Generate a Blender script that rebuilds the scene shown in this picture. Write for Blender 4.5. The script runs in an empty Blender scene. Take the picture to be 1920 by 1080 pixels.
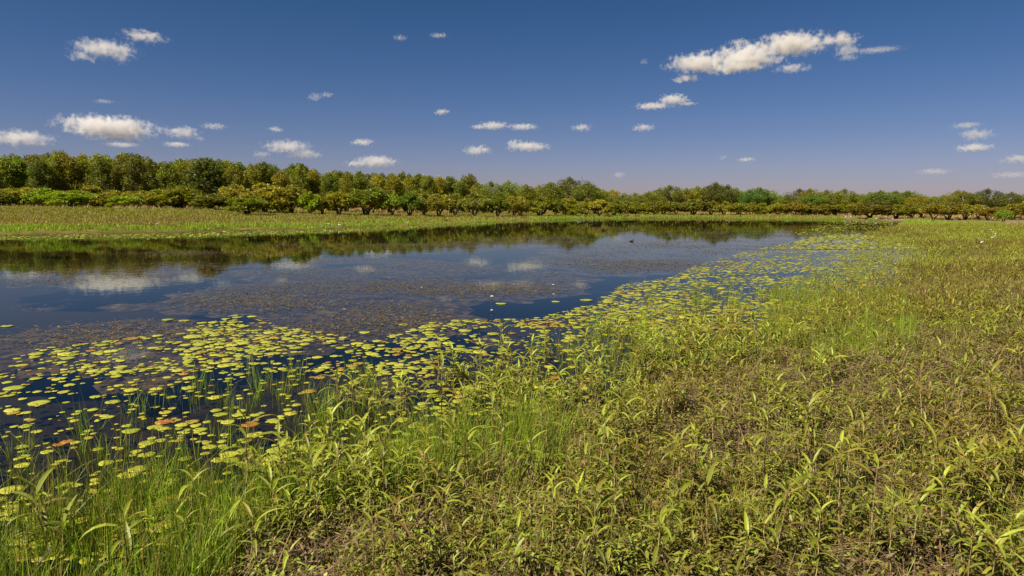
import bpy, math, random
import numpy as np
from mathutils import Vector, Matrix, Euler

sc = bpy.context.scene
R = math.radians
rng = np.random.default_rng(7)
random.seed(7)

# ------------------------------------------------------------------ camera
CAM_H = 2.3
FPX = 1280.0                                     # focal length in pixels of a 1920 wide picture
cam_data = bpy.data.cameras.new('camera')
cam_data.sensor_width = 36.0
cam_data.lens = 36.0 * FPX / 1920.0
cam_data.clip_start = 0.05
cam_data.clip_end = 90000
cam = bpy.data.objects.new('camera', cam_data)
sc.collection.objects.link(cam)
cam.matrix_world = (Matrix.Translation((0, 0, CAM_H)) @ Matrix.Rotation(R(90 - 6.8), 4, 'X') @ Matrix.Rotation(R(0.22), 4, 'Z'))
sc.camera = cam
CM = np.array(cam.matrix_world)

# ------------------------------------------------------------------ sun and sky
SUN_EL, SUN_AZ = 52.0, -128.0                      # azimuth clockwise from +Y (the view direction)
w = bpy.data.worlds.new('World')
sc.world = w
w.use_nodes = True
nt = w.node_tree
nt.nodes.clear()
sky = nt.nodes.new('ShaderNodeTexSky')
sky.sky_type = 'NISHITA'
sky.sun_disc = False
sky.sun_elevation = R(SUN_EL)
sky.sun_rotation = R(SUN_AZ)
sky.altitude = 0
sky.air_density = 1.0
sky.dust_density = 0.35
sky.ozone_density = 3.0
bg = nt.nodes.new('ShaderNodeBackground')
bg.inputs['Strength'].default_value = 0.05
hsv = nt.nodes.new('ShaderNodeHueSaturation')
hsv.inputs['Saturation'].default_value = 1.25
mul = nt.nodes.new('ShaderNodeMix'); mul.data_type = 'RGBA'; mul.blend_type = 'MULTIPLY'
mul.inputs[0].default_value = 1.0
tcw = nt.nodes.new('ShaderNodeTexCoord')
sxz = nt.nodes.new('ShaderNodeSeparateXYZ'); nt.links.new(tcw.outputs['Generated'], sxz.inputs[0])
mrw = nt.nodes.new('ShaderNodeMapRange'); mrw.inputs[1].default_value = -0.02; mrw.inputs[2].default_value = 0.30
nt.links.new(sxz.outputs[2], mrw.inputs[0])
grad = nt.nodes.new('ShaderNodeMix'); grad.data_type = 'RGBA'
grad.inputs[6].default_value = (0.76, 0.61, 0.90, 1)      # lavender air low down
grad.inputs[7].default_value = (0.44, 0.54, 0.65, 1)
nt.links.new(mrw.outputs[0], grad.inputs[0]); nt.links.new(grad.outputs[2], mul.inputs[7])
out = nt.nodes.new('ShaderNodeOutputWorld')
nt.links.new(sky.outputs[0], hsv.inputs['Color'])
nt.links.new(hsv.outputs[0], mul.inputs[6])
nt.links.new(mul.outputs[2], bg.inputs[0])
nt.links.new(bg.outputs[0], out.inputs[0])

sd_ = bpy.data.lights.new('sun', 'SUN')
sd_.energy = 5.0
sd_.angle = R(0.5)
sd_.color = (1.0, 0.92, 0.76)
sun = bpy.data.objects.new('sun', sd_)
sc.collection.objects.link(sun)
sdir = Vector((math.sin(R(SUN_AZ)) * math.cos(R(SUN_EL)), math.cos(R(SUN_AZ)) * math.cos(R(SUN_EL)), math.sin(R(SUN_EL))))
sun.rotation_euler = sdir.to_track_quat('Z', 'Y').to_euler()

sc.view_settings.view_transform = 'Standard'
sc.view_settings.look = 'None'
sc.view_settings.exposure = 0.65
sc.view_settings.gamma = 1.0
sc.cycles.use_denoising = True
sc.cycles.denoising_prefilter = 'NONE'
sc.cycles.denoising_input_passes = 'RGB_ALBEDO_NORMAL'
sc.cycles.max_bounces = 8
sc.cycles.diffuse_bounces = 3
sc.cycles.glossy_bounces = 3
sc.cycles.transparent_max_bounces = 12
sc.cycles.volume_bounces = 4
sc.cycles.caustics_reflective = False
sc.cycles.caustics_refractive = False


# ------------------------------------------------------------------ helpers
def sstep(a, b, x):
    t = np.clip((np.asarray(x, float) - a) / (b - a), 0, 1)
    return t * t * (3 - 2 * t)


_perm = np.random.default_rng(3).random((256, 256))


def vnoise(x, y):
    x = np.asarray(x, float); y = np.asarray(y, float)
    xi = np.floor(x).astype(int); yi = np.floor(y).astype(int)
    fx = x - xi; fy = y - yi
    fx = fx * fx * (3 - 2 * fx); fy = fy * fy * (3 - 2 * fy)
    g = lambda a, b: _perm[a & 255, b & 255]
    return (g(xi, yi) * (1 - fx) + g(xi + 1, yi) * fx) * (1 - fy) + (g(xi, yi + 1) * (1 - fx) + g(xi + 1, yi + 1) * fx) * fy


def fbm(x, y, s=1.0, o=4):
    a, t, n = 0.5, 0, 0
    for i in range(o):
        t = t + a * vnoise(np.asarray(x) / s + 17.3 * i, np.asarray(y) / s + 9.1 * i)
        n += a; a *= 0.5; s *= 0.5
    return t / n


# the lagoon's shoreline, metres
SHORE = np.array([(-90, 44), (-60, 48), (-40, 52), (-28, 57), (-19, 67), (-10, 84), (0, 111), (10, 130), (26, 147), (41, 151), (55, 146),
                  (67, 134), (66, 118), (54, 96), (42, 75), (33, 58), (26, 43), (19.5, 31), (12, 20), (6.6, 13.2), (2.6, 9.0),
                  (0.4, 7.0), (-1.1, 4.6), (-2.3, 3.3), (-7, 2.4), (-20, 0), (-60, -6), (-90, -6)], float)


def in_poly(P, x, y):
    x = np.asarray(x, float); y = np.asarray(y, float)
    ins = np.zeros(x.shape, bool)
    n = len(P)
    for i in range(n):
        x1, y1 = P[i]; x2, y2 = P[(i + 1) % n]
        if y1 == y2: continue
        c = ((y1 > y) != (y2 > y)) & (x < (x2 - x1) * (y - y1) / (y2 - y1) + x1)
        ins ^= c
    return ins


def shore_dist(x, y):
    """distance to the shoreline, positive on land"""
    x = np.asarray(x, float); y = np.asarray(y, float)
    d = np.full(x.shape, 1e9)
    n = len(SHORE)
    for i in range(n):
        a = SHORE[i]; b = SHORE[(i + 1) % n]
        e = b - a
        t = np.clip(((x - a[0]) * e[0] + (y - a[1]) * e[1]) / (e @ e), 0, 1)
        d = np.minimum(d, np.hypot(x - a[0] - t * e[0], y - a[1] - t * e[1]))
    d = np.where(in_poly(SHORE, x, y), -d, d)
    r = np.hypot(x, y)
    return d + (fbm(x, y, 6.0, 3) - 0.5) * np.clip(r * 0.12, 0.6, 4)


def far_side(x, y):
    """1 on the far (left and back) bank, 0 on the near bank"""
    return sstep(0, 12, (np.asarray(y) - 22) - 0.0 * np.asarray(x)) * (1 - sstep(0.44, 0.56, np.asarray(x) / np.maximum(np.asarray(y), 1)))


def mud(x, y):
    """the trodden bare band of the right bank"""
    az = x / np.maximum(y, 1)
    y0 = np.interp(az, [.48, .54, .62, .75], [135, 122, 100, 84])
    return (az > .47) * sstep(0, 6, y - y0 + (fbm(x, y, 6, 2) - .5) * 8) * (1 - sstep(24, 34, y - y0))


def height(x, y):
    x = np.asarray(x, float); y = np.asarray(y, float)
    d = shore_dist(x, y)
    r = np.hypot(x, y)
    az = x / np.maximum(y, 1.0)
    land = 0.03 + 0.05 * sstep(0, 1.5, d) + 0.004 * np.clip(d, 0, 60)
    fs = far_side(x, y)
    bank = np.interp(az, [-0.8, -0.45, -0.2, 0.05, 0.3, 0.5], [0.036, 0.031, 0.020, 0.016, 0.012, 0.0])
    land = land + fs * np.clip(d, 0, 42) * bank
    land = land + (fbm(x, y, 2.2, 3) - 0.5) * np.clip(0.10 * r / 6, 0.09, 0.45) * sstep(0, 2, d)
    land = land + (fbm(x, y, 0.35, 2) - 0.5) * 0.05 * (1 - sstep(20, 40, r))
    bed = -0.02 - 0.9 * (1 - np.exp(np.minimum(d, 0) / 9.0)) + (fbm(x, y, 0.8, 3) - 0.5) * 0.06 * sstep(0, 2, -d)
    return np.where(d > 0, land, bed)


def ray(px, py):
    v = np.array([(px - 960) / FPX, (540 - py) / FPX, -1.0])
    return CM[:3, :3] @ v


def ground_at(px, py, z0=None):
    """world point where the sight line of a 1920x1080 pixel meets the ground (or the level z0)"""
    v = ray(px, py)
    if z0 is not None:
        t = (z0 - CAM_H) / v[2]
        return np.array([0, 0, CAM_H]) + v * t
    t, prev = 2.0, 2.0
    while t < 900:
        p = np.array([0, 0, CAM_H]) + v * t
        if p[2] <= max(float(height(p[0], p[1])), 0.0):
            break
        prev = t
        t *= 1.02
    for _ in range(12):
        m = (prev + t) / 2
        p = np.array([0, 0, CAM_H]) + v * m
        if p[2] <= max(float(height(p[0], p[1])), 0.0): t = m
        else: prev = m
    return np.array([0, 0, CAM_H]) + v * t


CI = np.linalg.inv(CM)


def project(P):
    P = np.atleast_2d(P)
    q = (CI @ np.c_[P, np.ones(len(P))].T).T
    zz = np.maximum(-q[:, 2], 1e-3)
    return 960 + FPX * q[:, 0] / zz, 540 - FPX * q[:, 1] / zz, -q[:, 2]


def col_at(px, dist):
    """point on the ground in the column px at the forward distance dist"""
    x = (px - 960) / FPX * dist
    return np.array([x, dist, float(height(x, dist))])


class Buf:
    """collects faces with a tint and a dryness each"""
    def __init__(s):
        s.v, s.f, s.t, s.d, s.n = [], [], [], [], 0

    def add(s, v, f, tint=0.5, dry=0.0):
        v = np.asarray(v, float)
        s.v.append(v)
        for q in f: s.f.append(tuple(int(i) + s.n for i in q))
        s.t += [tint] * len(f); s.d += [dry] * len(f)
        s.n += len(v)

    def mesh(s, name, smooth=False):
        m = bpy.data.meshes.new(name)
        V = np.concatenate(s.v) if s.v else np.zeros((0, 3))
        m.from_pydata(V.tolist(), [], s.f)
        a = m.attributes.new('tint', 'FLOAT', 'FACE'); a.data.foreach_set('value', np.array(s.t, np.float32))
        a = m.attributes.new('dryness', 'FLOAT', 'FACE'); a.data.foreach_set('value', np.array(s.d, np.float32))
        if smooth: m.polygons.foreach_set('use_smooth', np.ones(len(s.f), bool))
        m.update()
        return m


def quads_mesh(name, V, F, tint, dry=None):
    """V (n,3), F (m,4) numpy"""
    m = bpy.data.meshes.new(name)
    m.vertices.add(len(V)); m.vertices.foreach_set('co', V.astype(np.float32).ravel())
    k = F.shape[1]
    m.loops.add(F.size); m.loops.foreach_set('vertex_index', F.astype(np.int32).ravel())
    m.polygons.add(len(F)); m.polygons.foreach_set('loop_start', np.arange(0, F.size, k, dtype=np.int32))
    m.update(calc_edges=True)
    a = m.attributes.new('tint', 'FLOAT', 'FACE'); a.data.foreach_set('value', tint.astype(np.float32))
    a = m.attributes.new('dryness', 'FLOAT', 'FACE')
    a.data.foreach_set('value', (np.zeros(len(F)) if dry is None else dry).astype(np.float32))
    return m


def tube(buf, path, radii, sides=6, tint=0.5, dry=0.0, cap=True):
    path = [Vector(p) for p in path]
    n = len(path)
    V = []
    up = Vector((0.13, 0.21, 0.97)).normalized()
    for i in range(n):
        d = (path[min(i + 1, n - 1)] - path[max(i - 1, 0)])
        if d.length < 1e-9: d = Vector((0, 0, 1))
        d.normalize()
        u = d.cross(up)
        if u.length < 0.1: u = d.cross(Vector((1, 0, 0)))
        u.normalize(); v = d.cross(u)
        for k in range(sides):
            a = 2 * math.pi * k / sides
            V.append(path[i] + (u * math.cos(a) + v * math.sin(a)) * radii[i])
    F = []
    for i in range(n - 1):
        for k in range(sides):
            a, b = i * sides + k, i * sides + (k + 1) % sides
            F.append((a, b, b + sides, a + sides))
    if cap:
        F.append(tuple(range(sides - 1, -1, -1)))
        F.append(tuple((n - 1) * sides + k for k in range(sides)))
    buf.add([tuple(p) for p in V], F, tint, dry)


def link(name, data, mat=None, parent=None, loc=None, rot=None, scale=None):
    o = bpy.data.objects.new(name, data)
    sc.collection.objects.link(o)
    if mat is not None and data is not None and len(data.materials) == 0: data.materials.append(mat)
    if parent is not None: o.parent = parent
    if loc is not None: o.location = loc
    if rot is not None: o.rotation_euler = rot
    if scale is not None: o.scale = (scale,) * 3 if isinstance(scale, (int, float)) else scale
    return o


def tag(o, label=None, cat=None, group=None, kind=None):
    if label: o['label'] = label
    if cat: o['category'] = cat
    if group: o['group'] = group
    if kind: o['kind'] = kind
    return o


# ------------------------------------------------------------------ materials
class NT:
    def __init__(s, name):
        s.m = bpy.data.materials.new(name); s.m.use_nodes = True
        s.t = s.m.node_tree; s.t.nodes.clear()
        s.out = s.n('ShaderNodeOutputMaterial')

    def n(s, kind, **kw):
        x = s.t.nodes.new(kind)
        for k, v in kw.items(): setattr(x, k, v)
        return x

    def l(s, a, b): s.t.links.new(a, b)

    def val(s, sock, v):
        if hasattr(v, 'links') or hasattr(v, 'is_linked'): s.l(v, sock)
        else: sock.default_value = v

    def math(s, op, a, b=None, c=None, clamp=False):
        x = s.n('ShaderNodeMath', operation=op); x.use_clamp = clamp
        s.val(x.inputs[0], a)
        if b is not None: s.val(x.inputs[1], b)
        if c is not None: s.val(x.inputs[2], c)
        return x.outputs[0]

    def mix(s, f, a, b, blend='MIX'):
        x = s.n('ShaderNodeMix', data_type='RGBA', blend_type=blend)
        s.val(x.inputs[0], f)
        s.val(x.inputs[6], a if not isinstance(a, tuple) else (*a, 1) if len(a) == 3 else a)
        s.val(x.inputs[7], b if not isinstance(b, tuple) else (*b, 1) if len(b) == 3 else b)
        return x.outputs[2]

    def noise(s, scale, detail=4, vec=None, dim='3D', rough=0.55):
        x = s.n('ShaderNodeTexNoise', noise_dimensions=dim)
        x.inputs['Scale'].default_value = scale; x.inputs['Detail'].default_value = detail
        x.inputs['Roughness'].default_value = rough
        if vec is not None: s.l(vec, x.inputs['Vector'])
        return x.outputs[0]

    def ramp(s, f, a, b):
        x = s.n('ShaderNodeMapRange'); x.interpolation_type = 'SMOOTHSTEP'
        s.val(x.inputs[0], f); x.inputs[1].default_value = a; x.inputs[2].default_value = b
        return x.outputs[0]

    def attr(s, name, kind='GEOMETRY'):
        x = s.n('ShaderNodeAttribute', attribute_name=name, attribute_type=kind)
        return x.outputs['Fac']


def leaf_material(name, green, dry, bright=None, trans=0.35, use_obj_color=False, gloss=0.035, tvar=0.7):
    """leaf: every face has its own tint, dead leaves are dry coloured, each plant has its own dryness"""
    m = NT(name)
    tint = m.attr('tint'); d = m.attr('dryness'); pd = m.attr('dry', 'INSTANCER')
    if use_obj_color:
        oi = m.n('ShaderNodeObjectInfo'); g = oi.outputs['Color']
    else:
        g = m.mix(tint, green, bright or tuple(c * 1.35 for c in green))
    rnd = m.n('ShaderNodeObjectInfo').outputs['Random']
    f = m.math('ADD', d, pd, clamp=True)
    c = m.mix(f, g, dry)
    v = m.math('MULTIPLY_ADD', tint, tvar * 1.3, 1 - tvar * 0.5)
    v = m.math('MULTIPLY', v, m.math('MULTIPLY_ADD', rnd, 0.3, 0.85))
    hs = m.n('ShaderNodeHueSaturation'); m.l(c, hs.inputs['Color']); m.l(v, hs.inputs['Value'])
    m.l(m.math('MULTIPLY_ADD', tint, 0.03, 0.485), hs.inputs['Hue'])
    dif = m.n('ShaderNodeBsdfDiffuse'); m.l(hs.outputs[0], dif.inputs[0])
    tr = m.n('ShaderNodeBsdfTranslucent')
    tc = m.mix(1.0, hs.outputs[0], (1.15, 1.2, 0.55), 'MULTIPLY'); m.l(tc, tr.inputs[0])
    mx = m.n('ShaderNodeMixShader'); mx.inputs[0].default_value = trans
    m.l(dif.outputs[0], mx.inputs[1]); m.l(tr.outputs[0], mx.inputs[2])
    gl = m.n('ShaderNodeBsdfGlossy'); gl.inputs['Roughness'].default_value = 0.5
    mg = m.n('ShaderNodeMixShader'); mg.inputs[0].default_value = gloss
    m.l(mx.outputs[0], mg.inputs[1]); m.l(gl.outputs[0], mg.inputs[2])
    m.l(mg.outputs[0], m.out.inputs[0])
    return m.m


def plain_material(name, a, b, scale=20, rough=0.8, attr_tint=False):
    m = NT(name)
    f = m.attr('tint') if attr_tint else m.ramp(m.noise(scale), 0.35, 0.65)
    c = m.mix(f, a, b)
    p = m.n('ShaderNodeBsdfPrincipled'); m.l(c, p.inputs['Base Color']); p.inputs['Roughness'].default_value = rough
    p.inputs['Specular IOR Level'].default_value = 0.2
    m.l(p.outputs[0], m.out.inputs[0])
    return m.m


M = {}
M['weed_leaf'] = leaf_material('knotweed_leaf', (0.085, 0.11, 0.008), (0.20, 0.105, 0.022), (0.34, 0.37, 0.032), 0.4)
M['reed'] = leaf_material('reed_blade', (0.13, 0.22, 0.010), (0.34, 0.26, 0.05), (0.36, 0.46, 0.03), 0.4)
M['reed_far'] = leaf_material('shore_grass', (0.17, 0.28, 0.008), (0.28, 0.25, 0.04), (0.33, 0.45, 0.02), 0.35)
M['tuft'] = leaf_material('low_growth', (0.14, 0.145, 0.010), (0.27, 0.18, 0.04), (0.29, 0.29, 0.022), 0.35)
M['sprig'] = leaf_material('creeping_growth', (0.075, 0.10, 0.008), (0.19, 0.13, 0.030), (0.24, 0.28, 0.020), 0.3)
M['straw'] = leaf_material('dry_grass', (0.36, 0.24, 0.09), (0.40, 0.24, 0.11), (0.52, 0.36, 0.15), 0.25)
M['litter'] = plain_material('dead_stems', (0.06, 0.032, 0.018), (0.36, 0.25, 0.13), attr_tint=True)
M['moss'] = leaf_material('short_grass', (0.09, 0.12, 0.015), (0.2, 0.15, 0.05), (0.18, 0.22, 0.03), 0.3)
M['tree_leaf'] = leaf_material('tree_leaf', (0.1, 0.12, 0.02), (0.15, 0.1, 0.03), None, 0.45, use_obj_color=True, tvar=1.0)
M['bark'] = plain_material('bark', (0.07, 0.05, 0.035), (0.16, 0.12, 0.08), 6)
M['pale_bark'] = plain_material('pale_bark', (0.18, 0.14, 0.10), (0.42, 0.36, 0.28), 5)


def stem_material():
    m = NT('knotweed_stem')
    t = m.attr('tint')
    c = m.mix(t, (0.13, 0.035, 0.012), (0.46, 0.36, 0.15))
    p = m.n('ShaderNodeBsdfPrincipled'); m.l(c, p.inputs['Base Color']); p.inputs['Roughness'].default_value = 0.5
    m.l(p.outputs[0], m.out.inputs[0])
    return m.m


M['stem'] = stem_material()


def pad_material():
    m = NT('lily_pad')
    oi = m.n('ShaderNodeObjectInfo')
    rnd = oi.outputs['Random']
    gm = m.n('ShaderNodeNewGeometry')
    tc = m.n('ShaderNodeTexCoord')
    d = m.attr('dry', 'INSTANCER')
    n1 = m.noise(9.0, 3, tc.outputs['Object'])
    base = m.mix(rnd, (0.27, 0.29, 0.020), (0.45, 0.43, 0.040))
    base = m.mix(m.ramp(n1, 0.60, 0.78), base, (0.34, 0.20, 0.02))
    base = m.mix(m.math('MULTIPLY', d, m.ramp(m.noise(3.0, 2, tc.outputs['Object']), 0.2, 0.6)), base, (0.30, 0.075, 0.015))
    # radial veins
    sx = m.n('ShaderNodeSeparateXYZ'); m.l(tc.outputs['Object'], sx.inputs[0])
    ang = m.math('ARCTAN2', sx.outputs[1], sx.outputs[0])
    ve = m.math('ABSOLUTE', m.math('SINE', m.math('MULTIPLY', ang, 7.0)))
    base = m.mix(m.math('MULTIPLY', m.ramp(ve, 0.12, 0.0), 0.25), base, (0.5, 0.52, 0.12))
    p = m.n('ShaderNodeBsdfPrincipled')
    m.l(base, p.inputs['Base Color']); p.inputs['Roughness'].default_value = 0.42
    p.inputs['Specular IOR Level'].default_value = 0.35
    m.l(p.outputs[0], m.out.inputs[0])
    return m.m


M['pad'] = pad_material()


def ground_material():
    m = NT('ground')
    gp = m.n('ShaderNodeNewGeometry').outputs['Position']
    soil = m.mix(m.ramp(m.noise(0.9, 6, gp), 0.38, 0.62), (0.055, 0.036, 0.023), (0.15, 0.10, 0.068))
    soil = m.mix(m.ramp(m.noise(7.0, 5, gp, rough=0.7), 0.45, 0.75), soil, (0.055, 0.036, 0.022))
    gr = m.attr('grassy'); pk = m.attr('bare'); wet_dimmed = m.attr('wet_dimmed')
    grass = m.mix(m.ramp(m.noise(0.35, 5, gp, rough=0.7), 0.4, 0.6), (0.13, 0.12, 0.016), (0.20, 0.145, 0.035))
    c = m.mix(gr, soil, grass)
    c = m.mix(pk, c, m.mix(m.ramp(m.noise(0.6, 5, gp, rough=.7), .4, .6), (0.15, 0.105, 0.075), (0.30, 0.21, 0.14)))
    c = m.mix(m.math('MULTIPLY', wet_dimmed, 0.85), c, (0.022, 0.018, 0.011))  # wet mud, and bed colour darkened in place of light lost in deep water
    p = m.n('ShaderNodeBsdfPrincipled')
    m.l(c, p.inputs['Base Color']); p.inputs['Roughness'].default_value = 0.9
    p.inputs['Specular IOR Level'].default_value = 0.15
    b = m.n('ShaderNodeBump'); b.inputs['Strength'].default_value = 0.9; b.inputs['Distance'].default_value = 0.05
    m.l(m.noise(14, 6, gp, rough=0.7), b.inputs['Height']); m.l(b.outputs[0], p.inputs['Normal'])
    m.l(p.outputs[0], m.out.inputs[0])
    return m.m


def water_material():
    m = NT('water')
    gp = m.n('ShaderNodeNewGeometry').outputs['Position']
    mp = m.n('ShaderNodeMapping'); m.l(gp, mp.inputs[0]); mp.inputs['Scale'].default_value = (1.0, 1.0, 1.0)
    b = m.n('ShaderNodeBump'); b.inputs['Distance'].default_value = 0.0022; b.inputs['Strength'].default_value = 0.7
    h = m.math('ADD', m.noise(2.4, 3, mp.outputs[0]), m.math('MULTIPLY', m.noise(0.5, 2, mp.outputs[0]), 2.0))
    # a breeze ruffles some strips of the far water
    ruf = m.ramp(m.noise(0.045, 2, mp.outputs[0]), 0.45, 0.65)
    m.l(m.math('MULTIPLY', h, m.math('MULTIPLY_ADD', ruf, 0.9, 0.5)), b.inputs['Height'])
    fr = m.n('ShaderNodeFresnel'); fr.inputs['IOR'].default_value = 1.25; m.l(b.outputs[0], fr.inputs['Normal'])
    gl = m.n('ShaderNodeBsdfGlossy'); gl.inputs['Roughness'].default_value = 0.02; m.l(b.outputs[0], gl.inputs['Normal'])
    gl.inputs['Color'].default_value = (0.76, 0.83, 0.80, 1)
    tr = m.n('ShaderNodeBsdfTransparent'); tr.inputs[0].default_value = (0.72, 0.66, 0.52, 1)
    mx = m.n('ShaderNodeMixShader'); m.l(fr.outputs[0], mx.inputs[0]); m.l(tr.outputs[0], mx.inputs[1]); m.l(gl.outputs[0], mx.inputs[2])
    m.l(mx.outputs[0], m.out.inputs[0])
    return m.m


# ------------------------------------------------------------------ ground and water
def build_ground():
    rad = [0.0] + list(np.geomspace(0.8, 4500, 210))
    A = np.unique(np.concatenate([np.linspace(-math.pi, -0.75, 60), np.linspace(-0.75, 0.75, 300), np.linspace(0.75, math.pi, 60)]))[:-1]
    V = [(0, 0, float(height(0.0, 0.0)))]
    RR, AA = np.meshgrid(rad[1:], A, indexing='ij')
    X = RR * np.sin(AA); Y = RR * np.cos(AA)
    Z = height(X, Y)
    V = np.concatenate([np.array(V), np.stack([X.ravel(), Y.ravel(), Z.ravel()], 1)])
    nA = len(A)
    F = [(0, 1 + (k + 1) % nA, 1 + k) for k in range(nA)]
    for i in range(len(rad) - 2):
        a = 1 + i * nA
        for k in range(nA):
            k2 = (k + 1) % nA
            F.append((a + k, a + k2, a + nA + k2, a + nA + k))
    m = bpy.data.meshes.new('ground')
    m.from_pydata(V.tolist(), [], F)
    m.polygons.foreach_set('use_smooth', np.ones(len(F), bool))
    x, y = V[:, 0], V[:, 1]
    d = shore_dist(x, y); fs = far_side(x, y); r = np.hypot(x, y)
    n = fbm(x, y, 7, 4)
    az = x / np.maximum(y, 1)
    gr = np.clip(sstep(24, 60, r) + sstep(.52, .62, n) * .6, 0, 1)
    # bare earth in front of the shrubs, and trodden strips
    strip = np.interp(az, [-0.9, -0.30, -0.20, -0.1, 0.3, 0.42, 0.55, 0.8], [0, 0, 0.8, 0.7, 0.45, 0.3, 0.8, 0.9])
    where = np.where(az > 0.42, sstep(7, 12, d) * (1 - sstep(26, 34, d)), sstep(13, 18, d) * (1 - sstep(40, 55, d)))
    bare = strip * where * sstep(0.35, 0.55, fbm(x * 0.5, y, 5, 3)) * (r > 40)
    bare = np.maximum(bare, 0.5 * (az < -0.45) * sstep(9, 11, d) * (1 - sstep(13, 16, d)) * sstep(.4, .6, fbm(x * .3, y, 4, 2)) * fs)
    bare = np.maximum(bare, mud(x, y) * (.55 + .45 * sstep(.35, .6, fbm(x, y, 3, 3))))
    wet_dimmed = 1 - sstep(-0.05, 0.9, d)  # full under water, where the dark colour stands in for absorbed light
    wet_dimmed = np.maximum(wet_dimmed, 0.35 * (1 - sstep(0.5, 3, d)))
    for nm, arr in (('grassy', gr), ('bare', bare), ('wet_dimmed', wet_dimmed)):
        a = m.attributes.new(nm, 'FLOAT', 'POINT'); a.data.foreach_set('value', np.asarray(arr, np.float32))
    m.update()
    o = link('ground', m, ground_material())
    tag(o, kind='structure')
    m = bpy.data.meshes.new('water')
    W = [(-120, -12, 0), (100, -12, 0), (100, 175, 0), (-120, 175, 0)]
    m.from_pydata(W, [], [(0, 1, 2, 3)])
    tag(link('water', m, water_material()), kind='structure')


build_ground()


# ------------------------------------------------------------------ clouds: real volumes far away
def cloud(lobes, dens=1.0, label='', alt=900.0, ragged=1.0, group=None):
    """lobes: (px, py, half width px, half height px); the lowest lobe gives the distance of a cloud at altitude alt"""
    cx = sum(l[0] * l[2] for l in lobes) / sum(l[2] for l in lobes)
    cy = sum(l[1] * l[2] for l in lobes) / sum(l[2] for l in lobes)
    v = ray(cx, cy); v = v / np.linalg.norm(v)
    dist = alt / max(v[2], 0.03)
    P = np.array([0, 0, CAM_H]) + v * dist
    k = dist / FPX                                  # metres per pixel there (near the axis)
    yaw = -math.atan2(P[0], P[1])
    L = []
    for (x, y, rx, ry) in lobes:
        rx *= .95; ry *= .85
        L.append(((x - cx) * k, ((cx - x) * 0.3 + random.uniform(-.3, .3) * rx) * k, (cy - y) * k, rx * k, max(rx * 0.6, ry) * k, ry * k))
    pad = 1.35
    lo = [min(l[i] - l[i + 3] * pad for l in L) for i in range(3)]
    hi = [max(l[i] + l[i + 3] * pad for l in L) for i in range(3)]
    me = bpy.data.meshes.new('cloud')
    c = [(x, y, z) for x in (lo[0], hi[0]) for y in (lo[1], hi[1]) for z in (lo[2], hi[2])]
    me.from_pydata(c, [], [(0, 1, 3, 2), (4, 6, 7, 5), (0, 4, 5, 1), (2, 3, 7, 6), (0, 2, 6, 4), (1, 5, 7, 3)])
    m = NT('cloud_vapour')
    tc = m.n('ShaderNodeTexCoord').outputs['Object']
    S = float(np.mean([l[5] for l in L]))
    # distort the space a little
    n3 = m.n('ShaderNodeTexNoise'); n3.inputs['Scale'].default_value = 0.55 / S; n3.inputs['Detail'].default_value = 2
    off = m.n('ShaderNodeVectorMath', operation='ADD'); m.l(tc, off.inputs[0]); off.inputs[1].default_value = (cx * 3, cy * 5, 0)
    m.l(off.outputs[0], n3.inputs['Vector'])
    sb = m.n('ShaderNodeVectorMath', operation='SUBTRACT'); m.l(n3.outputs['Color'], sb.inputs[0]); sb.inputs[1].default_value = (.5, .5, .5)
    ml = m.n('ShaderNodeVectorMath', operation='SCALE'); m.l(sb.outputs[0], ml.inputs[0]); ml.inputs['Scale'].default_value = S * 0.9
    ad = m.n('ShaderNodeVectorMath', operation='ADD'); m.l(tc, ad.inputs[0]); m.l(ml.outputs[0], ad.inputs[1])
    f = None
    for (a, b, c_, ra, rb, rc) in L:
        s1 = m.n('ShaderNodeVectorMath', operation='SUBTRACT'); m.l(ad.outputs[0], s1.inputs[0]); s1.inputs[1].default_value = (a, b, c_)
        s2 = m.n('ShaderNodeVectorMath', operation='DIVIDE'); m.l(s1.outputs[0], s2.inputs[0]); s2.inputs[1].default_value = (ra, rb, rc)
        s3 = m.n('ShaderNodeVectorMath', operation='LENGTH'); m.l(s2.outputs[0], s3.inputs[0])
        g = m.math('SUBTRACT', 1.0, s3.outputs['Value'])
        f = g if f is None else m.math('MAXIMUM', f, g)
    n = m.noise(1.4 / S, 5, off.outputs[0], rough=0.62)
    q = m.math('MULTIPLY_ADD', m.math('SUBTRACT', n, 0.52), ragged * 3.2, f)
    q = m.ramp(q, 0.10, 0.75)
    q = m.math('MULTIPLY', q, m.ramp(f, -0.33, 0.0))
    pv = m.n('ShaderNodeVolumePrincipled')
    pv.inputs['Color'].default_value = (0.99, 0.965, 0.945, 1)
    pv.inputs['Anisotropy'].default_value = 0.1
    m.l(m.math('MULTIPLY', q, dens * 1.15 / S), pv.inputs['Density'])
    m.l(pv.outputs[0], m.out.inputs['Volume'])
    m.m.cycles.volume_step_rate = 0.12
    o = link('cloud', me, m.m, loc=P, rot=(0, 0, yaw))
    tag(o, label, 'cloud', group or 'small fair weather clouds')
    return o


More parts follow.
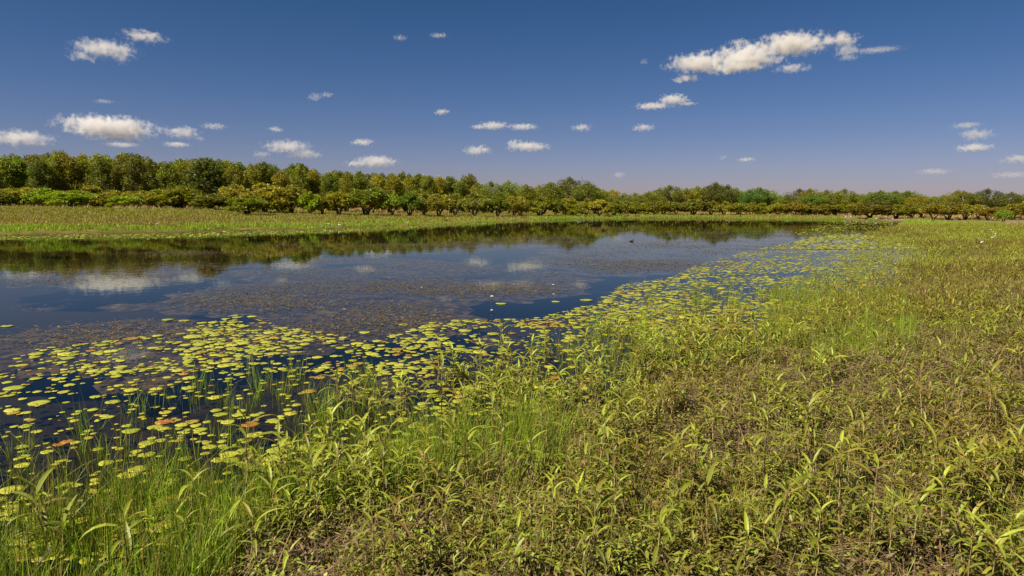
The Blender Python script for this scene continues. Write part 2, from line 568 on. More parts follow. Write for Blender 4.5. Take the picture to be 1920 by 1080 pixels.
CL = [
    ([(1320, 108, 62, 22), (1300, 132, 26, 10), (1400, 105, 70, 27), (1470, 98, 70, 22), (1535, 96, 40, 12), (1385, 122, 60, 12)], 1.3, 'largest long white cloud high on the right'),
    ([(1574, 106, 24, 15), (1495, 122, 34, 9)], .5, 'ragged pale puff at the right end of the largest cloud'),
    ([(1640, 99, 44, 5), (1600, 103, 20, 6)], .16, 'thin wisp trailing right of the largest cloud'),
    ([(1385, 80, 22, 6)], .35, 'small slanted wisp above the largest cloud'),
    ([(1262, 190, 30, 15), (1225, 197, 36, 8), (1285, 197, 22, 5)], .9, 'ragged white cloud below the left end of the largest cloud'),
    ([(1207, 240, 24, 9)], .6, 'small slanted cloud above the gap in the middle trees'),
    ([(1090, 240, 22, 9)], .6, 'small triangular cloud right of the sky centre'),
    ([(925, 235, 34, 10), (978, 238, 32, 8), (900, 237, 20, 5)], .6, 'ragged double cloud near the sky centre'),
    ([(895, 282, 30, 13)], 1.0, 'compact white cloud above the end of the tall forest'),
    ([(990, 274, 44, 12), (965, 270, 18, 12)], 1.0, 'smooth white cloud right of the compact one'),
    ([(829, 210, 17, 8)], .7, 'lone small cloud high over the end of the forest'),
    ([(592, 182, 14, 10), (613, 178, 14, 6)], .35, 'tiny split wisp high above the left forest'),
    ([(751, 72, 15, 7)], .25, 'faint puff near the top centre of the sky'),
    ([(822, 67, 20, 7)], .25, 'faint curved wisp right of the faint top puff'),
    ([(195, 90, 52, 18), (165, 106, 22, 12), (218, 106, 14, 14)], .65, 'ragged cloud at the upper left with a hollow below'),
    ([(270, 67, 36, 13)], .6, 'small cloud touching the ragged upper left cloud'),
    ([(208, 240, 76, 22), (190, 236, 66, 20), (215, 256, 40, 10)], 1.4, 'largest low cloud above the left forest'),
    ([(228, 272, 28, 6)], .35, 'thin pale strip under the largest low left cloud'),
    ([(38, 260, 48, 16)], .9, 'white cloud at the left edge above the forest'),
    ([(342, 248, 32, 13)], .7, 'round cloud right of the largest low left cloud'),
    ([(332, 271, 24, 6)], .5, 'flat small cloud beneath the round one'),
    ([(400, 238, 24, 8), (378, 258, 10, 6)], .3, 'faint torn puff right of the round cloud'),
    ([(518, 243, 15, 7)], .6, 'tiny bright puff over the middle of the left forest'),
    ([(540, 276, 48, 15), (570, 288, 34, 11)], .6, 'sloping cloud just above the left forest'),
    ([(490, 290, 20, 9)], .25, 'dim puff left of the sloping cloud'),
    ([(680, 267, 24, 9)], .8, 'small bright cloud over the right half of the forest'),
    ([(705, 303, 44, 14), (670, 307, 24, 8)], .7, 'cloud resting above the forest tops left of centre'),
    ([(1160, 328, 16, 9)], .4, 'small blurred cloud above the gap in the tree line'),
    ([(1398, 299, 19, 6)], .45, 'small flat cloud low over the right trees'),
    ([(1355, 296, 9, 6)], .3, 'tiny puff left of the small flat right cloud'),
    ([(1830, 252, 28, 12)], .6, 'upper middle cloud of the stack at the right'),
    ([(1812, 236, 24, 7)], .35, 'topmost thin cloud of the stack at the right'),
    ([(1826, 277, 30, 8)], .8, 'lowest flat cloud of the stack at the right'),
    ([(1910, 298, 26, 9)], .5, 'cloud cut by the right edge of the view'),
    ([(1752, 322, 30, 7)], .25, 'faint flat cloud low at the right'),
    ([(1895, 328, 34, 7)], .2, 'faint streak low at the right edge'),
    ([(195, 191, 18, 5)], .15, 'barely visible streak at the left between two clouds'),
    ([(1208, 115, 9, 8)], .18, 'barely visible puff left of the largest cloud'),
]
for lb, dn, tx in CL:
    cloud(lb, dn, tx)


# ------------------------------------------------------------------ plants: shapes
def leaf(buf, base, az, el, length, width, droop, tint, dry=0.0, segs=5, fold=0.35):
    """a lance-shaped leaf that arches over"""
    p = Vector(base); V = []; F = []
    side = Vector((-math.sin(az), math.cos(az), 0))
    e = el
    step = length / segs
    for i in range(segs + 1):
        t = i / segs
        wd = width * (math.sin(math.pi * min(1, t ** 0.75)) ** 0.8 if 0 < t < 1 else 0.04)
        fwd = Vector((math.cos(az) * math.cos(e), math.sin(az) * math.cos(e), math.sin(e)))
        nrm = side.cross(fwd) * -1
        if fold > 0:
            V += [p - side * wd + nrm * wd * fold, p, p + side * wd + nrm * wd * fold]
        else:
            V += [p - side * wd, p + side * wd]
        p = p + fwd * step
        e -= droop / segs
    w_ = 3 if fold > 0 else 2
    for i in range(segs):
        for k in range(w_ - 1):
            a = i * w_ + k
            F.append((a, a + 1, a + 1 + w_, a + w_))
    buf.add([tuple(v) for v in V], F, tint, dry)


def knotweed(seed, h, hi=True, leaves=14, stems=1, split=False):
    r = random.Random(seed)
    st, lf = Buf(), Buf()
    sts = []
    segs = 5 if hi else 3
    for s in range(stems):
        if split: st = Buf(); sts.append(st)
        hh = h * (1 if s == 0 else r.uniform(0.5, 0.85))
        bx, by = (0, 0) if s == 0 else (r.uniform(-.05, .05), r.uniform(-.05, .05))
        la = r.uniform(0, 6.28); lean = r.uniform(0.0, 0.22) + (0.25 if s else 0)
        n = 9 if hi else 5
        path, rad = [], []
        for i in range(n + 1):
            t = i / n
            path.append((bx + math.cos(la) * lean * hh * t * (1 - .35 * t) + r.uniform(-.006, .006), by + math.sin(la) * lean * hh * t * (1 - .35 * t) + r.uniform(-.006, .006), hh * t - 0.02))
            rad.append((0.0052 - 0.003 * t) * (1 if hi else 1.4))
        if hi:   # jointed: pale joints with rusty rings
            for i in range(n):
                a, b = Vector(path[i]), Vector(path[i + 1])
                k = a.lerp(b, 0.2)
                tube(st, [a, k], [rad[i] * 1.45, rad[i] * 1.1], 5, 0.05 + .2 * r.random(), cap=False)
                tube(st, [k, b], [rad[i], rad[i + 1]], 5, (0.75 if i < n * .7 else .45) + .25 * r.random() - (0.6 if i < 2 else 0), cap=False)
        else:
            tube(st, path, rad, 3, 0.35 + 0.4 * r.random(), cap=False)
        az = r.uniform(0, 6.28)
        nl = leaves if s == 0 else max(5, int(leaves * .6))
        for k in range(nl):
            t = 0.16 + 0.84 * ((k + 0.5) / nl) ** 0.75
            i = min(int(t * n), n - 1)
            p = Vector(path[i]).lerp(Vector(path[i + 1]), t * n - i)
            az += 2.4 + r.uniform(-.5, .5)
            top = sstep(0.55, 1.0, t)
            L = (0.08 + 0.10 * float(sstep(.2, .75, t)) - (0.03 if k >= nl - 2 else 0)) * r.uniform(.8, 1.3)
            el = 0.25 + 0.75 * float(top) + r.uniform(-.2, .2)
            droop = r.uniform(1.1, 1.9) if t < .85 else r.uniform(.6, 1.3)
            dead = 1.0 if (t < .38 and r.random() < .75) else (0.6 if r.random() < .12 else r.uniform(0, .18))
            if dead == 1.0: el -= .5; L *= .8
            leaf(lf, p, az, el, L, L * r.uniform(.058, .078), droop, min(1, r.random() * .45 + .6 * float(top)), dead, segs, 0.4 if hi else 0)
    return (sts if split else st), lf


WEED = []
for i in range(8):
    st, lf = knotweed(100 + i, [0.62, 0.5, 0.42, 0.7, 0.55, 0.38, 0.47, 0.58][i], True, [15, 13, 12, 17, 14, 11, 13, 15][i], [1, 2, 1, 1, 2, 2, 3, 2][i], True)
    a, b = [q.mesh('knotweed_stem', True) for q in st], lf.mesh('knotweed_foliage', False)
    for q in a: q.materials.append(M['stem'])
    b.materials.append(M['weed_leaf'])
    WEED.append((a, b))


def source(name, mesh, mat):
    o = bpy.data.objects.new(name, mesh)
    if mat is not None and len(mesh.materials) == 0: mesh.materials.append(mat)
    return o


def join_bufs(st, lf, name):
    b = Buf(); b.v = st.v + lf.v; b.t = st.t + lf.t; b.d = st.d + lf.d
    b.f = list(st.f) + [tuple(i + st.n for i in f) for f in lf.f]
    m = b.mesh(name)
    m.materials.append(M['stem']); m.materials.append(M['weed_leaf'])
    mi = np.array([0] * len(st.f) + [1] * len(lf.f), np.int32)
    m.polygons.foreach_set('material_index', mi)
    return m


def src_weeds(prefix, n, hi, **kw):
    L = []
    for i in range(n):
        r = random.Random(i + 50)
        st, lf = knotweed(500 + i + (0 if hi else 90), r.uniform(.28, .5), hi, r.choice([10, 12, 14]), r.choice([1, 2, 2, 3]))
        L.append(source('%s_%02d' % (prefix, i), join_bufs(st, lf, prefix), None))
    return L


def tuft_mesh(seed, n, h, wd, spread, lean, segs=3, dry=0.1, name='tuft'):
    r = random.Random(seed); b = Buf()
    for k in range(n):
        a = r.uniform(0, 6.28); rr = spread * math.sqrt(r.random())
        L = h * r.uniform(.55, 1.1)
        leaf(b, (math.cos(a) * rr, math.sin(a) * rr, -0.01), r.uniform(0, 6.28), math.pi / 2 - abs(r.gauss(0, lean)), L, wd * r.uniform(.7, 1.2), r.uniform(.0, .7), r.random(), 1.0 if r.random() < dry else r.uniform(0, .2), segs, 0)
    return b.mesh(name)


def reed_mesh(seed, n, h, wd=0.0028, spread=0.10, dry=0.12):
    """round thin upright stems that taper to a point, some bent over"""
    r = random.Random(seed); b = Buf()
    for k in range(n):
        a = r.uniform(0, 6.28); rr = spread * math.sqrt(r.random())
        x, y = math.cos(a) * rr, math.sin(a) * rr
        L = h * r.uniform(.55, 1.12); la = r.uniform(0, 6.28); ln = abs(r.gauss(0, .16))
        if r.random() < .1: ln += .6
        pts = []
        for i in range(5):
            t = i / 4
            pts.append((x + math.cos(la) * ln * L * t * t * 1.1, y + math.sin(la) * ln * L * t * t * 1.1, L * (t - .25 * ln * t * t) - 0.03))
        tube(b, pts, [wd, wd * .95, wd * .8, wd * .5, wd * .08], 3, r.random(), 1.0 if r.random() < dry else r.uniform(0, .15), cap=False)
    return b.mesh('reed')


def litter_mesh(seed, n=16, L=0.35, spread=.3):
    r = random.Random(seed); b = Buf()
    for k in range(n):
        a = r.uniform(0, 6.28); rr = spread * math.sqrt(r.random())
        p = Vector((math.cos(a) * rr, math.sin(a) * rr, r.uniform(0.0, 0.06)))
        d = r.uniform(0, 6.28); l = L * r.uniform(.25, 1); up = r.gauss(0.05, .22)
        q = p + Vector((math.cos(d) * l, math.sin(d) * l, up * l))
        mid = (p + q) / 2 + Vector((r.uniform(-.03, .03), r.uniform(-.03, .03), r.uniform(-.005, .03)))
        rd = r.uniform(.0012, .0032)
        tube(b, [p, mid, q], [rd, rd * .9, rd * .5], 3, r.random() ** 1.3, cap=False)
    for k in range(1 if seed % 3 == 0 else 0):   # dead stalks still standing
        a = r.uniform(0, 6.28); rr = spread * math.sqrt(r.random()); ln = abs(r.gauss(0, .35)); d = r.uniform(0, 6.28); l = r.uniform(.12, .38)
        p = Vector((math.cos(a) * rr, math.sin(a) * rr, -.01))
        q = p + Vector((math.cos(d) * l * ln, math.sin(d) * l * ln, l))
        tube(b, [p, (p + q) / 2 + Vector((.008, .004, 0)), q], [.0028, .0022, .0012], 3, r.uniform(.3, 1), cap=False)
    for k in range(n):   # dead curled leaves
        a = r.uniform(0, 6.28); rr = spread * math.sqrt(r.random())
        leaf(b, (math.cos(a) * rr, math.sin(a) * rr, .01 + r.random() * .04), r.uniform(0, 6.28), r.uniform(-.1, .6), r.uniform(.04, .10), r.uniform(.004, .009), r.uniform(.3, 1.5), r.random() * .8, 0, 3, 0)
    return b.mesh('litter')


def sprig_mesh(seed, n=16, h=.14, L=.035, wd=.006):
    """low creeping growth of small leaves"""
    r = random.Random(seed); b = Buf()
    for s in range(4):
        la = r.uniform(0, 6.28); ln = r.uniform(.3, 1.2)
        hh = h * r.uniform(.5, 1.1)
        tip = Vector((math.cos(la) * ln * hh, math.sin(la) * ln * hh, hh))
        for k in range(n // 2):
            p = tip * (0.15 + .85 * k / (n / 2))
            leaf(b, p, r.uniform(0, 6.28), r.uniform(-.2, .9), L * r.uniform(.7, 1.5), wd * r.uniform(.7, 1.3), r.uniform(.2, 1.2), r.random(), 1.0 if r.random() < .3 else r.uniform(0, .3), 2, 0)
    return b.mesh('sprig')


# ------------------------------------------------------------------ scattering of what nobody could count (one object each)
def scatter(name, P, sources, scale, dry=None, rotz=None, tilt=0.12, kind='stuff', idx=None):
    n = len(P)
    col = bpy.data.collections.new(name + '_sources')
    for o in sources: col.objects.link(o)
    m = bpy.data.meshes.new(name)
    m.vertices.add(n); m.vertices.foreach_set('co', np.asarray(P, np.float32).ravel())
    rot = np.stack([rng.normal(0, tilt, n), rng.normal(0, tilt, n), rng.uniform(0, 6.283, n) if rotz is None else rotz], 1)
    a = m.attributes.new('rot', 'FLOAT_VECTOR', 'POINT'); a.data.foreach_set('vector', rot.astype(np.float32).ravel())
    a = m.attributes.new('scl', 'FLOAT', 'POINT'); a.data.foreach_set('value', np.broadcast_to(np.asarray(scale, np.float32), (n,)).copy())
    a = m.attributes.new('dry', 'FLOAT', 'POINT'); a.data.foreach_set('value', np.broadcast_to(np.asarray(0.0 if dry is None else dry, np.float32), (n,)).copy())
    a = m.attributes.new('idx', 'INT', 'POINT'); a.data.foreach_set('value', (rng.integers(0, len(sources), n) if idx is None else idx).astype(np.int32))
    o = link(name, m)
    g = bpy.data.node_groups.new(name, 'GeometryNodeTree')
    g.interface.new_socket('Geometry', in_out='INPUT', socket_type='NodeSocketGeometry')
    g.interface.new_socket('Geometry', in_out='OUTPUT', socket_type='NodeSocketGeometry')
    gi = g.nodes.new('NodeGroupInput'); go = g.nodes.new('NodeGroupOutput')
    ci = g.nodes.new('GeometryNodeCollectionInfo'); ci.inputs[0].default_value = col
    ci.inputs['Separate Children'].default_value = True; ci.inputs['Reset Children'].default_value = True
    ip = g.nodes.new('GeometryNodeInstanceOnPoints')
    ip.inputs['Pick Instance'].default_value = True

    def na(nm, ty):
        x = g.nodes.new('GeometryNodeInputNamedAttribute'); x.data_type = ty; x.inputs['Name'].default_value = nm
        return x.outputs[0]
    er = g.nodes.new('FunctionNodeEulerToRotation')
    g.links.new(na('rot', 'FLOAT_VECTOR'), er.inputs[0])
    g.links.new(gi.outputs[0], ip.inputs['Points'])
    g.links.new(ci.outputs[0], ip.inputs['Instance'])
    g.links.new(na('idx', 'INT'), ip.inputs['Instance Index'])
    g.links.new(er.outputs[0], ip.inputs['Rotation'])
    g.links.new(na('scl', 'FLOAT'), ip.inputs['Scale'])
    g.links.new(ip.outputs[0], go.inputs[0])
    md = o.modifiers.new('scatter', 'NODES'); md.node_group = g
    tag(o, kind=kind)
    return o


AZM = 0.84


def sample(n, r0, r1, p=1.0, az0=-AZM, az1=AZM):
    """n ground points in front of the camera between distances r0 and r1; density falls off as 1/r^p"""
    u = rng.random(n)
    if abs(2 - p) < 1e-6: r = r0 * (r1 / r0) ** u
    else: r = (r0 ** (2 - p) + u * (r1 ** (2 - p) - r0 ** (2 - p))) ** (1 / (2 - p))
    az = rng.uniform(az0, az1, n)
    return r * az, r.copy()


def zs(x, y, floor=None):
    z = height(x, y)
    return z if floor is None else np.maximum(z, floor)


def pix(x, y, z=0.0):
    P = np.stack([x, y, np.full(len(x), z)], 1)
    a, b, c = project(P)
    return a, b


Z_WEED = np.array([(200, 1200), (330, 1010), (480, 900), (600, 790), (690, 720), (840, 680), (1000, 640), (1130, 612), (1300, 560), (1450, 540),
                   (1540, 505), (1600, 470), (1625, 440), (1700, 425), (3000, 440), (3000, 1600), (300, 1600)], float)
Z_REED = np.array([(-800, 900), (0, 850), (250, 760), (420, 700), (700, 700), (900, 760), (1060, 850), (1000, 920), (800, 940), (560, 980), (430, 1080), (300, 1300), (-800, 1300)], float)
Z_REED2 = np.array([(1440, 550), (1600, 555), (1710, 570), (1720, 650), (1620, 700), (1520, 720), (1440, 640)], float)
Z_REED3 = np.array([(1150, 560), (1500, 520), (1640, 480), (1640, 600), (1300, 700), (1000, 760), (960, 700)], float)
Z_PAD = np.array([(-700, 760), (0, 690), (60, 655), (330, 625), (440, 590), (560, 615), (700, 640), (830, 600), (990, 598), (1120, 570), (1160, 535), (1260, 520), (1300, 500),
                  (1400, 472), (1480, 455), (1560, 440), (1700, 440), (1760, 480), (1700, 560), (1500, 640), (1300, 740), (1100, 840), (860, 930), (400, 1020), (0, 1080), (-700, 1200)], float)


def clump(x, y, s, lo, hi, seed=0.0):
    return sstep(lo, hi, fbm(x + seed, y - seed, s, 3))


# --- knotweed mass
def weeds():
    # near: dense, detailed
    x, y = sample(20000, 3.2, 14, 0.9)
    px, py = pix(x, y)
    d = shore_dist(x, y)
    dens = np.where(in_poly(Z_WEED, px, py), 1.0, 0.0)
    dens *= 0.25 + 0.75 * clump(x, y, 1.6, .34, .56)
    dens *= 1 - 0.6 * in_poly(Z_REED, px, py)
    dens *= 1 - 0.55 * clump(x, y, 3.0, .55, .65, 40) * (d > 0.6)
    dens *= np.where(d < 0, .85, np.where(y < 7, .31, .42))
    bare = np.exp(-(((px - 1380) / 170) ** 2 + ((py - 890) / 80) ** 2)) + np.exp(-(((px - 1680) / 160) ** 2 + ((py - 685) / 45) ** 2))
    dens *= 1 - 0.8 * np.clip(bare, 0, 1)
    k = rng.random(len(x)) < dens * 0.40
    x, y = x[k], y[k]
    keep = np.hypot(x - 0, y - 0) > 3.6
    x, y = x[keep], y[keep]
    d = shore_dist(x, y)
    z = zs(x, y)
    dry = np.clip(sstep(0.3, 4, d) * .22 + (fbm(x, y, 2.0, 3) - .56) * 1.3 + rng.normal(0, .12, len(x)), 0, .85)
    sc_ = np.clip(rng.lognormal(-.50, .36, len(x)), .22, 1.12) * np.where(d < 0, 1.2, 1.0) * np.where(y < 6.5, 1.2, 1.0)
    return x, y, z, dry, sc_


wx, wy, wz, wdry, wsc = weeds()

# hand placed plants: (px, py of the foot, height m, variant, label, dryness)
HERO = [
    (1625, 1068, .74, 3, 'tall knotweed with a pale bare jointed stem and rusty foot at the lower right', .05),
    (1510, 1040, .66, 0, 'tall knotweed with wide arching top leaves just left of the bare pale stem', .0),
    (1450, 1060, .55, 4, 'knotweed in open mossy ground, its thin pale stem left of the tallest plant', .1),
    (1330, 1050, .56, 7, 'leafy knotweed at the left edge of the mossy ground', .15),
    (1700, 1065, .50, 2, 'short bright knotweed in the moss right of the bare pale stem', .0),
    (1800, 1010, .66, 3, 'tall knotweed among the dense plants near the lower right corner', .15),
    (1890, 960, .62, 0, 'bright tall knotweed cut by the right edge of the view', .0),
    (1745, 960, .54, 6, 'bushy knotweed in the brown scrub of the lower right', .3),
    (1385, 1110, .40, 2, 'low bright knotweed rosette at the bottom edge, right of the middle', .0),
    (1230, 1090, .44, 5, 'bright knotweed rosette at the bottom edge right of the bare dead stems', .0),
    (965, 1125, .46, 1, 'big bright knotweed with raised broad leaves at the bottom edge in the middle', .0),
    (1145, 1010, .46, 7, 'knotweed with two long arching leaves over the dead stems in the middle foreground', .05),
    (1060, 960, .48, 0, 'knotweed with one upright leaf at the border of the green reeds and the scrub', .05),
    (700, 1075, .42, 1, 'small bright knotweed among reeds left of the middle at the bottom', .05),
    (480, 1090, .44, 2, 'pale knotweed beside the leaning straw stem at the lower left', .1),
    (350, 1010, .50, 4, 'arching knotweed standing alone among the reeds at the lower left', .0),
    (100, 1040, .48, 6, 'leftmost knotweed, bright and arching over the last lily pads', .0),
    (590, 930, .40, 2, 'single knotweed emerging from the reeds left of the middle', .0),
    (850, 720, .50, 5, 'knotweed emerging from the water at the tip of the plant belt', .0),
    (700, 745, .40, 2, 'farthest left knotweed standing in open dark water among pads', .0),
    (940, 665, .62, 7, 'knotweed clump at the outer edge of the plant belt beside blue water', .0),
    (1075, 650, .60, 4, 'knotweed clump in the water right of the outermost one', .0),
]


def weed_thing(P, rz, s, var, dry, label, group):
    a, b = WEED[var]
    o = link('knotweed', None, loc=P, rot=(0, 0, rz), scale=s)
    tag(o, label, 'plant', group)
    for nm, me in [('stem', q) for q in a] + [('foliage', b)]:
        c = link(nm, me, parent=o)
        c['dry'] = float(dry)
    return o


VH = [0.62, 0.5, 0.42, 0.7, 0.55, 0.38, 0.47, 0.58]
taken = []
for (px, py, h, var, lb, dr) in HERO:
    p = ground_at(px, py)
    p[2] = max(p[2], float(height(p[0], p[1])) - 0.0) if height(p[0], p[1]) > 0 else float(height(p[0], p[1]))
    extra = 0 if p[2] >= 0 else min(-p[2], .15)
    weed_thing(p, random.uniform(0, 6.28), (h + extra) / VH[var], var, dr, lb, 'knotweed plants of the foreground')
    taken.append((p[0], p[1]))
taken = np.array(taken)

near = np.hypot(wx, wy)
ppx, ppy = pix(wx, wy)
vis = (ppx > -30) & (ppx < 1950) & (ppy < 1230)
gap = np.min(np.hypot(wx[:, None] - taken[None, :, 0], wy[:, None] - taken[None, :, 1]), 1)
ok = gap > 0.16
order = np.argsort(np.where(vis & ok, near / wsc, 1e6))
NIND = 275
ind = order[:NIND]


ORD = ['first', 'second', 'third', 'fourth', 'fifth', 'sixth', 'seventh', 'eighth', 'ninth', 'tenth', 'eleventh', 'twelfth',
       'thirteenth', 'fourteenth', 'fifteenth', 'sixteenth', 'seventeenth', 'eighteenth', 'nineteenth', 'twentieth',
       'twenty-first', 'twenty-second', 'twenty-third', 'twenty-fourth', 'twenty-fifth', 'twenty-sixth', 'twenty-seventh', 'twenty-eighth']


def tone_of(dr): return 'bronze' if dr > .45 else 'olive' if dr > .2 else 'bright green'


def near_label(px, py, what, XY, SHORT, counts):
    """names a thing by the landmark nearest to it, the side it is on and its place in that direction"""
    d = np.hypot(XY[:, 0] - px, (XY[:, 1] - py) * 1.3)
    j = int(np.argmin(d)); dx, dy = px - XY[j, 0], (py - XY[j, 1]) * 1.3
    a = int(round(math.atan2(dy, dx) / (math.pi / 4))) % 8
    side = ('right of', 'lower right of', 'in front of', 'lower left of', 'left of', 'upper left of', 'beyond', 'upper right of')[a]
    k = counts.get((what, j, side), 0); counts[(what, j, side)] = k + 1
    return f'{ORD[k] if k < 28 else "further"} {what} {side} the {SHORT[j]}'


HERO_XY = np.array([(h[0], h[1]) for h in HERO], float)
HERO_SHORT = ['tallest knotweed with the bare pale stem', 'tall one with wide arching top leaves', 'thin stemmed one in the mossy ground', 'leafy one left of the mossy ground',
              'short bright one in the moss', 'tall one near the lower right corner', 'tall one cut by the right edge', 'bushy one in the brown scrub', 'low bright rosette at the bottom edge',
              'bright rosette beside the bare dead stems', 'big raised rosette at the bottom middle', 'one with two long arching leaves', 'one with a single upright leaf', 'small one among reeds at the bottom',
              'pale one beside the leaning straw', 'arching one alone in the lower left reeds', 'leftmost knotweed over the last pads', 'single one in the reeds left of middle', 'one at the tip of the plant belt',
              'farthest left one in dark water', 'outer clump beside the blue water', 'clump right of the outermost one']
wcount = {}
nearest_first = sorted(ind, key=lambda i: min((HERO_XY[:, 0] - ppx[i]) ** 2 + ((HERO_XY[:, 1] - ppy[i]) * 1.3) ** 2))
for i in nearest_first:
    d = float(shore_dist(wx[i], wy[i])); dr = float(wdry[i])
    lb = near_label(ppx[i], ppy[i], tone_of(dr) + ' knotweed', HERO_XY, HERO_SHORT, wcount)
    weed_thing((wx[i], wy[i], wz[i]), random.uniform(0, 6.28), float(wsc[i]) * .82 + .08, random.randrange(8), dr, lb, 'knotweed plants of the foreground')

rest = np.array([i for i in order[NIND:] if ok[i]])
tag(scatter('knotweed_cover', np.stack([wx[rest], wy[rest], wz[rest]], 1), src_weeds('weed_near', 8, True), wsc[rest], wdry[rest]), 'more distant knotweed of the near bank', 'plants')


def band_weeds():
    x, y = sample(60000, 13, 80, 0.85, 0.0, AZM)
    px, py = pix(x, y)
    d = shore_dist(x, y)
    dens = np.where(in_poly(Z_WEED, px, py), 1.0, 0.0) * np.where(d > -1.0, 1.0, 0.45)
    dens *= 1 - 0.75 * (py < 452) * (px > 1560) * sstep(14, 22, d)
    dens *= 0.3 + 0.7 * clump(x, y, 3.2, .36, .52)
    bare = np.exp(-(((px - 1880) / 60) ** 2 + ((py - 560) / 22) ** 2)) + np.exp(-(((px - 1700) / 120) ** 2 + ((py - 680) / 40) ** 2))
    dens *= 1 - 0.75 * np.clip(bare, 0, 1)
    k = rng.random(len(x)) < dens * .62
    x, y, d = x[k], y[k], d[k]
    z = zs(x, y)
    r = np.hypot(x, y)
    dry = np.clip((fbm(x, y, 5.0, 3) - .50) * 2.0 + .02 + rng.normal(0, .12, len(x)), 0, .8)
    return x, y, z, dry, rng.uniform(.4, .85, len(x)) * (1 + r / 110)


x, y, z, dr, s = band_weeds()
tag(scatter('knotweed_belt', np.stack([x, y, z], 1), src_weeds('weed_far', 8, False), s, dr), 'belt of knotweed along the right bank', 'plants')


# --- low creeping growth, litter and moss on the near bank
def low_cover():
    x, y = sample(26000, 3.0, 24, 1.05)
    px, py = pix(x, y); d = shore_dist(x, y)
    dens = np.where(d > -0.15, 1.0, 0.0) * np.where(in_poly(Z_REED, px, py), .35, 1.0)
    dens *= .35 + .6 * clump(x, y, 1.2, .40, .58, 11)
    k = rng.random(len(x)) < dens
    x, y = x[k], y[k]
    dry = np.clip((fbm(x, y, 1.4, 3) - .47) * 2.0 + rng.normal(.05, .15, len(x)), 0, 1)
    src = [source('sprig_%02d' % i, sprig_mesh(i, 16, random.uniform(.09, .2)), M['sprig']) for i in range(6)]
    tag(scatter('low_growth', np.stack([x, y, zs(x, y)], 1), src, rng.uniform(.8, 1.8, len(x)), dry, tilt=.3), 'low olive and brown creeping growth', 'ground cover')
    x, y = sample(15000, 3.0, 22, 1.0)
    d = shore_dist(x, y)
    k = (rng.random(len(x)) < np.where(d > -0.05, 1.0, .0) * (.3 + .7 * clump(x, y, 1.5, .35, .6, 33)))
    x, y = x[k], y[k]
    src = [source('litter_%02d' % i, litter_mesh(i), M['litter']) for i in range(6)]
    tag(scatter('dead_stems', np.stack([x, y, zs(x, y)], 1), src, rng.uniform(.6, 1.4, len(x)), 0, tilt=.08), 'dead stems and leaves lying on the mud', 'litter')
    # short grass at the lower right and at single spots on the right bank
    x, y = sample(14000, 2.8, 14, 1.0, .02, AZM)
    px, py = pix(x, y); d = shore_dist(x, y)
    g = np.exp(-(((px - 1520) / 260) ** 2 + ((py - 1075) / 75) ** 2)) + .9 * np.exp(-(((px - 1900) / 90) ** 2 + ((py - 620) / 25) ** 2))
    k = rng.random(len(x)) < np.clip(g * 1.4 + .05, 0, 1) * (d > 0)
    x, y = x[k], y[k]
    src = [source('short_%02d' % i, tuft_mesh(i + 9, 34, .06, .0016, .1, .5, 2, .2, 'short_grass'), M['moss']) for i in range(4)]
    tag(scatter('short_grass', np.stack([x, y, zs(x, y)], 1), src, rng.uniform(.7, 1.3, len(x)), 0.1, tilt=.1), 'short mossy grass between the plants', 'grass')


def fine_grass():
    src = [source('finegrass_%02d' % i, tuft_mesh(i + 90, 16, [.18, .26, .32, .22][i], .0016, .09, .35, 3, .3, 'fine_grass'), M['reed']) for i in range(4)]
    x, y = sample(26000, 3.0, 30, 1.0)
    px, py = pix(x, y); d = shore_dist(x, y)
    dens = (d > -.4) * (.15 + .85 * clump(x, y, 1.8, .38, .58, 77)) * np.where(px > 500, .5, .35)
    k = rng.random(len(x)) < dens
    x, y = x[k], y[k]
    tag(scatter('fine_grass', np.stack([x, y, zs(x, y)], 1), src, rng.uniform(.6, 1.3, len(x)), np.clip((fbm(x, y, 2.5, 3) - .5) * 3 + .10, 0, .8), tilt=.15), 'thin grass blades between the plants of the near bank', 'grass')


low_cover()
fine_grass()


# --- reeds
def reeds():
    src = [source('reed_%02d' % i, reed_mesh(i, 15, [.46, .55, .40, .50, .6, .44][i]), M['reed']) for i in range(6)]
    X, Y, D, S = [], [], [], []
    for (zone, n, r0, r1, k0, a0, a1) in ((Z_REED, 14000, 3.0, 10, .27, -AZM, .3), (Z_REED2, 5000, 9, 30, .36, .3, .75), (Z_REED3, 7000, 6, 30, .2, 0, .7)):
        x, y = sample(int(n * 1.3), r0, r1, 1.0, a0, a1)
        px, py = pix(x, y)
        dens = in_poly(zone, px, py) * k0 * (.25 + .75 * clump(x, y, 1.1, .40, .60, 5))
        if zone is Z_REED:
            dens = dens * np.clip((py - (760 + 0.10 * (600 - px))) / 150, 0.16, 1)
            dens = np.maximum(dens, .26 * np.exp(-(((px - 840) / 150) ** 2 + ((py - 870) / 70) ** 2)))
        k = rng.random(len(x)) < dens
        X.append(x[k]); Y.append(y[k])
    x = np.concatenate(X); y = np.concatenate(Y)
    z = zs(x, y, -0.14)
    dry = np.clip((fbm(x, y, 2, 2) - .55) * 2 + rng.normal(0.05, .08, len(x)), 0, .7)
    tag(scatter('reeds', np.stack([x, y, z], 1), src, rng.uniform(.6, 1.2, len(x)), dry, tilt=.1), 'thin upright green reeds in the shallows', 'reeds')


reeds()


